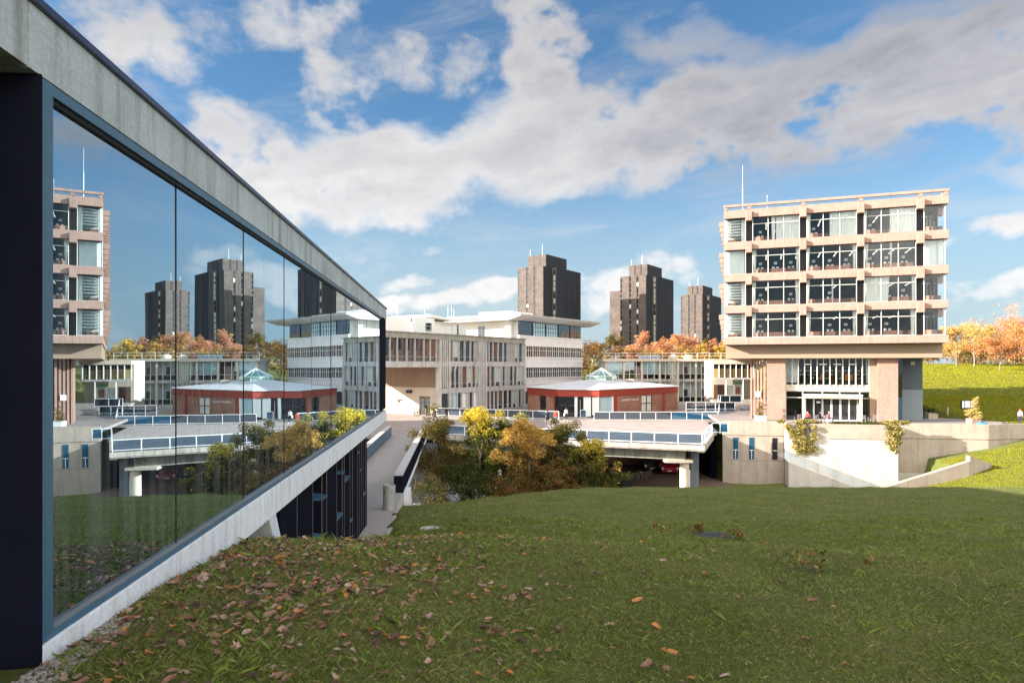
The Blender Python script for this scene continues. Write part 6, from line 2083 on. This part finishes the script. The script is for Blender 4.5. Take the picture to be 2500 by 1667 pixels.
    for s, k in ((-1, 'l'), (1, 'r')):
        w_ = Vector(J['wri' + k]) * S; hnd = Vector(J['han' + k]) * S; d = (hnd - w_).normalized(); side = d.cross(Vector((s, 0, 0))).normalized()
        for q, L_ in enumerate((.065, .078, .072, .055)):
            b0 = hnd + side * (.024 - .016 * q) * S + d * .01 * S; b1 = b0 + d * L_ * .55 * S; b2 = b1 + (d + Vector((-s * .5, 0, 0))).normalized() * L_ * .5 * S
            fm.tube(b0, b1, .0085 * S, .0078 * S, 5); fm.tube(b1, b2, .0078 * S, .006 * S, 5)
        b0 = w_.lerp(hnd, .5) + side * .03 * S
        fm.tube(b0, b0 + (side + d).normalized() * .055 * S, .0095 * S, .0075 * S, 5)
    fm.build('fingers', skin, o)
    hz = (J['brow'][2]) * S; hy = J['brow'][1] * S
    hm = MB(); hm.lathe(0, hy + .025 * S, [(.085 * S, hz - (.22 if longhair else .06) * S), (.098 * S, hz - .02 * S), (.092 * S, hz + .05 * S), (.05 * S, hz + .095 * S), (.01 * S, hz + .105 * S)], 12)
    hm.build('hair', hair, t, smooth=True)
    if coat:
        cm = MB(); cm.lathe(0, 0, [(.20 * S, .62 * S), (.175 * S, .9 * S), (.155 * S, 1.05 * S)], 14); cm.build('coat_skirt', top, t, smooth=True)
    if bag:
        MB().box(-.3 * S, -.18 * S, -.16 * S, .16 * S, .62 * S, .95 * S).tube((-.24 * S, 0, .95 * S), (-.1 * S, 0, 1.42 * S), .012, n=5).build('shoulder_bag', bag, t, bevel=0.02)
    return t


cl_ = lambda n, c: solid('cloth_' + n, c, 0.85)
SK, DH, RH = M['skin'], solid('dark_hair', (0.02, 0.015, 0.012)), solid('fair_hair', (0.45, 0.32, 0.18))
BK = cl_('black', (0.014, 0.014, 0.017)); NV = cl_('navy', (0.03, 0.045, 0.085)); WHT = cl_('white', (0.78, 0.78, 0.76)); ORG = cl_('orange', (0.70, 0.12, 0.04)); JN = cl_('jeans', (0.16, 0.29, 0.42)); RED = cl_('red', (0.55, 0.05, 0.06)); PK = cl_('pink', (0.75, 0.45, 0.55))
def on_deck(px, feet, z=DECK):
    Y = -z * F / (feet - HZ)
    return Vector(((px - 1250) / F * Y, Y, z))
person('person in a black jacket and dark trousers striding left past the plaza railing', on_deck(1063, 1028), R(-80), 1.72, SK, DH, BK, NV, WHT, 'walk', BK)
person('person all in black standing on the plaza right of the striding walker', on_deck(1091, 1026), R(10), 1.75, SK, DH, BK, BK, BK)
person('person in a long black coat with a black shoulder bag near the pavilion', on_deck(1336, 1035.5), R(170), 1.68, SK, DH, BK, BK, BK, 'stand', BK, True)
person('person in an orange jacket and light blue jeans on the sunny plaza', on_deck(1357, 1037.5), R(200), 1.80, SK, DH, ORG, JN, cl_('tan', (.4, .3, .2)))
person('person with long dark hair in a white top walking towards the pavilion door', on_deck(1382, 1026), R(10), 1.62, SK, DH, WHT, BK, WHT, 'walk', WHT, False, True)
person('person in dark clothes at the door under the passage', Vector((-12.0, 95.6, DECK)), R(60), 1.76, SK, DH, BK, BK, BK)
person('person in dark clothes pausing on the wide steps by the library stair wall', Vector(((1857 - 1250) / F * 96, 96.0, DECK + 0.46)), R(30), 1.72, SK, DH, BK, NV, BK)
Y_ = 72.6
cafe = lambda px, Y=Y_: Vector(((px - 1250) / F * Y, Y, TERR))
person('seated person in a red top, left of the cafe group', cafe(1972, 73.3), R(-60), 1.7, SK, DH, RED, BK, BK, 'sit')
person('seated person in black in the middle of the cafe group', cafe(2003, 73.1), R(70), 1.7, SK, DH, BK, BK, BK, 'sit')
person('seated fair-haired person in a red jumper, right of the cafe group', cafe(2024, 72.8), R(80), 1.68, SK, RH, RED, NV, BK, 'sit')
person('red-haired person in a pink and white top at the right edge beyond the podium', Vector((0.7445 * 74, 74, gz(55, 74))), R(120), 1.6, SK, solid('red_hair', (.4, .1, .05)), PK, NV, BK)


# ------------------------------------------------------------------ cafe chairs and tables
def chair_proto():
    t = thing('cafe_chair', 'x', 'chair')
    MB().box(-.2, .2, -.2, .2, .44, .46).build('seat', M['chrome'], t, bevel=.01)
    mb = MB()
    for k in range(4): mb.box(-.19, .19, .185, .2, .56 + k * .09, .61 + k * .09)
    mb.tube((-.2, .19, .46), (-.2, .22, .92), .014, n=6).tube((.2, .19, .46), (.2, .22, .92), .014, n=6).build('backrest', M['chrome'], t)
    for sx in (-1, 1):
        for sy in (-1, 1):
            MB().tube((sx * .19, sy * .19, .44), (sx * .22, sy * .22, 0), .013, n=6).build('leg', M['chrome'], t)
    return t


ch = chair_proto(); used = False
for px, Y, rz, lab in ((1955, 73.0, 30, 'empty metal chair left of the seated red-topped person'), (1972, 73.3, -60, 'metal chair under the seated person in red on the left'), (1988, 72.4, 180, 'empty metal chair with its back to the podium edge'), (2003, 73.1, 70, 'metal chair under the seated person in black'), (2024, 72.8, 80, 'metal chair under the fair-haired person'), (2012, 72.2, 200, 'empty metal chair nearest the hedge below the porch'), (2108, 72.3, 150, 'left one of the empty metal chairs right of the porch'), (2132, 72.6, 200, 'middle empty metal chair right of the porch'), (2150, 72.2, 190, 'right one of the empty metal chairs by the ribbed pillar')):
    p = cafe(px, Y)
    if not used:
        ch.location = p; ch.rotation_euler = (0, 0, R(rz)); ch['label'] = lab; ch['group'] = 'metal chairs on the cafe terrace'; used = True
    else:
        dup(ch, p, R(rz), lab, 'metal chairs on the cafe terrace')


def table_proto():
    t = thing('cafe_table', 'x', 'table')
    mb = MB(); mb.lathe(0, 0, [(.38, .72), (.38, .745)], 20); mb.build('table_top', M['gl_dark'], t)
    mb = MB(); mb.tube((0, 0, .03), (0, 0, .72), .03); mb.build('stem', M['chrome'], t)
    mb = MB(); mb.lathe(0, 0, [(.24, 0), (.22, .03), (.04, .05)], 16); mb.build('foot', M['black'], t)
    return t


tb_ = table_proto(); tb_.location = cafe(1990, 73.2); tb_['label'] = 'round dark cafe table between the seated group'; tb_['group'] = 'round cafe tables on the terrace'
dup(tb_, cafe(2120, 73.0), 0, 'round dark cafe table right of the porch', 'round cafe tables on the terrace')
dup(tb_, cafe(1940, 73.6), 0, 'round dark cafe table left of the porch post', 'round cafe tables on the terrace')


# ------------------------------------------------------------------ planters
def planter(label, loc, mat, w, h, leaves, n, ph, seed, round_=False, spread=.35):
    t = thing('planter', label, 'planter', loc)
    mb = MB()
    if round_: mb.lathe(0, 0, [(w * .42, 0), (w * .5, h * .6), (w * .52, h), (w * .45, h)], 18)
    else: mb.box(-w / 2, w / 2, -w / 2, w / 2, 0, h)
    mb.build('pot', mat, t, bevel=0.02 if not round_ else 0)
    rs = np.random.default_rng(seed); cl = []
    st = MB()
    for k in range(14):
        z = h + ph * (k + .5) / 14; s_ = spread * w * (1.15 - 0.8 * k / 14) + .1
        c = (rs.normal() * s_ * .6 + .22 * ph * (k / 14) * .3, rs.normal() * s_ * .6, z)
        cl.append((*c, s_, s_, ph * .07 + .06)); st.tube((0, 0, h - .02), c, .015, .006, 5)
    st.build('stems', M['bark'], t)
    leaf_cloud('foliage', cl, n, .07, [LM[k] for k in leaves], [3] * len(leaves), rs, parent=t)
    return t


planter('pale stone planter with a tall straggling golden plant at the podium corner', Vector((0.676 * 69.8, 69.8, TERR)), M['lib'], 0.95, 0.75, ['ivy', 'gold', 'pale'], 900, 2.2, 61)
planter('white box planter with a thin plant beside the left ribbed pillar', Vector((0.364 * 76.5, 76.5, TERR)), M['white_paint'], 1.0, 0.55, ['olive', 'hedge', 'rust'], 500, 1.6, 62)
planter('white round pot with a dark bush against the recessed flank, left one', Vector((0.579 * 80, 80, TERR)), M['white_paint'], 1.0, 0.75, ['dark', 'brown'], 600, .7, 63, True, .5)
planter('white round pot with a dark bush against the recessed flank, right one', Vector((0.601 * 81, 81, TERR)), M['white_paint'], 1.0, 0.75, ['dark', 'brown'], 600, .7, 64, True, .5)
planter('square stone planter with dark shrubs at the far edge of the terrace', Vector((0.613 * 79, 79.0, TERR)), M['podium'], 1.1, 0.7, ['dark', 'hedge'], 600, .5, 65, False, .5)

# ------------------------------------------------------------------ notice board, benches, bollard, sack
nb = thing('notice_board', 'black notice board with three white panels on a post beyond the podium', 'notice board', Vector((0.667 * 78, 78, gz(52, 78))), R(12))
MB().box(-.11, .11, -.06, .06, 0, 2.0).build('post', M['black'], nb, bevel=.01)
fr = MB().box(-.86, .86, -.08, .08, 1.98, 2.92).build('frame', M['black'], nb, bevel=.01)
for x0, x1 in ((-.8, -.52), (-.42, .24), (.34, .8)):
    MB().box(x0, x1, -.1, -.081, 2.06, 2.84).build('panel', M['lamp_white'], nb)
def bench(label, loc, rz):
    t = thing('picnic_bench', label, 'bench', loc, rz, 'dark benches on the grass by the podium')
    mb = MB()
    for k in range(5): mb.box(-.95, .95, -.36 + k * .15, -.24 + k * .15, .70, .74)
    mb.build('table_top', M['dark_metal'], t)
    for s in (-1, 1):
        MB().box(-.95, .95, s * .72 - .13, s * .72 + .13, .42, .46).build('seat', M['dark_metal'], t)
        mb = MB(); mb.tube((s * .7, -.75, 0), (s * .7, -.2, .7), .035).tube((s * .7, .75, 0), (s * .7, .2, .7), .035).box(s * .7 - .03, s * .7 + .03, -.8, .8, .36, .42); mb.build('leg', M['dark_metal'], t)
    return t
bench('dark slatted picnic bench left of the other one on the grass', Vector((0.712 * 73, 73, gz(52, 73))), R(-25))
bench('dark slatted picnic bench nearest the pink-topped person', Vector((0.735 * 71.5, 71.5, gz(52.5, 71.5))), R(-25))
mb = MB(); mb.lathe(0, 0, [(.09, 0), (.09, .85), (.07, .92)], 12)
tag(mb.build('bollard', M['podium_smooth'], loc=(0.638 * 84, 84, gz(53.6, 84))), 'slim pale bollard at the back edge of the terrace', 'bollard')
rs = np.random.default_rng(8)
mb = MB(); mb.lathe(0, 0, [(.55, 0), (.6, .12), (.42, .3), (.15, .42), (.03, .45)], 14)
for i in range(len(mb.v)):
    x, y, z = mb.v[i]; mb.v[i] = (x * 1.3 + rs.normal() * .03, y + rs.normal() * .03, max(0, z + rs.normal() * .03))
tag(mb.build('tarpaulin', solid('tarp_blue', (0.05, 0.28, 0.55), .5), smooth=True, loc=(0.686 * 69.5, 69.5, TERR)), 'crumpled bright blue tarpaulin beside the tall planter', 'tarpaulin')

# ------------------------------------------------------------------ cars, bicycles, bins, road sign in the yard
def car(label, loc, rz, paint):
    t = thing('parked_car', label, 'car', loc, rz)
    # profile along length (x), nose towards -x
    prof = [(-2.0, .32), (-2.05, .55), (-1.95, .78), (-1.05, .98), (-.35, 1.46), (.9, 1.50), (1.75, 1.12), (2.0, .95), (2.02, .35)]
    mb = MB()
    ws = [.80, .85, .86, .86, .64, .64, .78, .82, .84]
    n = len(prof)
    L_ = [(x, -w, z) for (x, z), w in zip(prof, ws)]; R_ = [(x, w, z) for (x, z), w in zip(prof, ws)]
    for k in range(n - 1):
        mb.face([L_[k], R_[k], R_[k + 1], L_[k + 1]])
    mb.face([L_[-1], R_[-1], R_[0], L_[0]])
    belt = [(x, min(z, .98 if k < 5 else .98)) for k, (x, z) in enumerate(prof)]
    mb.face(list(reversed(L_))); mb.face(R_)
    body = mb.build('body', paint, t, bevel=.05)
    ws_ = MB(); ws_.face([(-1.04, -.70, 1.01), (-1.04, .70, 1.01), (-.40, .58, 1.45), (-.40, -.58, 1.45)])
    for i in range(4): x, y, z = ws_.v[i]; ws_.v[i] = (x - .02, y, z + .015)
    ws_.build('windscreen', M['gl_blue'], body)
    for s in (-1, 1):
        sw = MB(); q = [(-.75, s * .80, 1.02), (1.5, s * .80, 1.05), (.85, s * .668, 1.43), (-.28, s * .668, 1.42)]
        sw.face(q if s < 0 else list(reversed(q))); sw.build('side_window', M['gl_dark'], body)
        hl = MB(); hl.hexa([(-2.03, s * .82 - .14, .64), (-1.9, s * .82 - .14, .64), (-1.9, s * .82 + .02, .64), (-2.03, s * .82 + .02, .64), (-1.98, s * .82 - .2, .80), (-1.80, s * .82 - .2, .84), (-1.80, s * .82 + .03, .84), (-1.95, s * .82 + .03, .82)]); hl.build('headlight', M['lamp_white'], t)
        MB().box(-.72, -.55, s * .92 - .1, s * .92 + .1, .98, 1.12).build('wing_mirror', paint, t, bevel=.03)
        for x in (-1.3, 1.3):
            w_ = MB().torus((x, s * .76, .31), (0, 1, 0), .22, .10, 20, 8).build('wheel', M['black'], t, smooth=True)
            MB().tube((x, s * .74, .31), (x, s * .84, .31), .17, n=14).build('rim', M['chrome'], w_)
    MB().box(-2.09, -2.0, -.6, .6, .40, .60).build('grille', M['black'], t, bevel=.01)
    MB().box(-2.12, -2.09, -.26, .26, .44, .54).build('number_plate', M['lamp_white'], t)
    return t


M['car_red'] = solid('car_red', (0.45, 0.02, 0.06), .25, spec=.6); M['car_dark'] = solid('car_dark', (0.03, 0.032, 0.04), .25, spec=.6)
car('red hatchback facing the courtyard in the undercroft', Vector(((1630 - 1250) / F * 78, 78, YARD)), R(83), M['car_red'])
dcar = car('dark hatchback parked left of the red car in the undercroft', Vector(((1587 - 1250) / F * 80, 80, YARD)), R(86), M['car_dark'])
rk = MB()
for x in (-.2, .7):
    rk.tube((x, -.62, 1.62), (x, .62, 1.62), .025, n=6)
    for s_ in (-1, 1): rk.tube((x, s_ * .6, 1.48), (x, s_ * .6, 1.62), .02, n=6)
rk.build('roof_rack', M['chrome'], dcar)


def bike_proto():
    t = thing('bicycle', 'x', 'bicycle')
    for x in (-.52, .52):
        w_ = MB().torus((x, 0, .34), (0, 1, 0), .32, .018, 22, 6).build('wheel', M['black'], t)
        sp_ = MB()
        for k in range(8): sp_.tube((x, 0, .34), (x + .31 * cos(k * pi / 4), 0, .34 + .31 * sin(k * pi / 4)), .004, n=3)
        sp_.build('spokes', M['chrome'], w_)
    mb = MB(); A, B, C, D_ = (-.52, 0, .34), (-.12, 0, .30), (.38, 0, .82), (-.22, 0, .80)
    for a, b in ((A, B), (B, C), (D_, C), (B, D_), (A, D_), (C, (.52, 0, .34))): mb.tube(a, b, .018, n=6)
    mb.build('frame', M['steel_bin'], t)
    mb = MB(); mb.tube(C, (.36, 0, .98), .015).tube((.36, -.28, .98), (.36, .28, .98), .014); mb.build('handlebar', M['chrome'], t)
    MB().box(-.36, -.12, -.07, .07, .86, .92).tube((-.22, 0, .80), (-.24, 0, .87), .015).build('saddle', M['black'], t)
    return t


bk_ = bike_proto(); G4 = 'bicycles leaning together in the undercroft'
bk_['group'] = G4
for k, (px, Y, rz, lab) in enumerate(((1548, 72, 20, 'bicycle at the left end of the undercroft row, beside the dark bin'), (1562, 73, 60, 'second bicycle from the dark bin in the undercroft row'), (1573, 71.5, 110, 'third bicycle from the dark bin, turned side on'), (1583, 73.5, 35, 'bicycle nearest the dark hatchback'))):
    p = Vector(((px - 1250) / F * Y, Y, YARD))
    if k == 0: bk_.location = p; bk_.rotation_euler = (0, 0, R(rz)); bk_['label'] = lab
    else: dup(bk_, p, R(rz), lab, G4)
wb = thing('wheeled_bin', 'dark wheeled bin beside the bicycles in the undercroft', 'bin', Vector(((1527 - 1250) / F * 69, 69, YARD)), R(10))
MB().hexa([(-.5, -.35, .1), (.5, -.35, .1), (.5, .35, .1), (-.5, .35, .1), (-.58, -.42, 1.15), (.58, -.42, 1.15), (.58, .42, 1.15), (-.58, .42, 1.15)]).build('tub', M['car_dark'], wb, bevel=.03)
MB().hexa([(-.62, -.46, 1.16), (.62, -.46, 1.16), (.62, .46, 1.16), (-.62, .46, 1.16), (-.56, -.38, 1.27), (.56, -.38, 1.27), (.56, .42, 1.3), (-.56, .42, 1.3)]).build('lid', M['black'], wb, bevel=.02)
for x in (-.4, .4): MB().torus((x, -.3, .1), (1, 0, 0), .07, .03, 12, 6).build('wheel', M['black'], wb)
Y = 62.5
sg = thing('road_sign', 'tilted orange diamond road sign between shrub and undercroft', 'road sign', Vector(((1507 - 1250) / F * Y, Y, YARD)), R(-18))
sp = MB(); sp.hexa([(-.40, -.02, 2.86), (.33, -.02, 2.48), (.33, .02, 2.48), (-.40, .02, 2.86), (-.0, -.02, 3.36), (.06, -.02, 3.37), (.06, .02, 3.37), (0, .02, 3.36)]);sp = sp.build('panel', solid('sign_orange', (0.36, 0.155, 0.05), .6), sg)
MB().box(-.35, .25, -.03, -.021, 2.82, 2.85).build('panel_seam', M['black'], sp)
MB().tube((0, .04, 0), (0, .04, 3.0), .03).build('post', M['dark_metal'], sg)
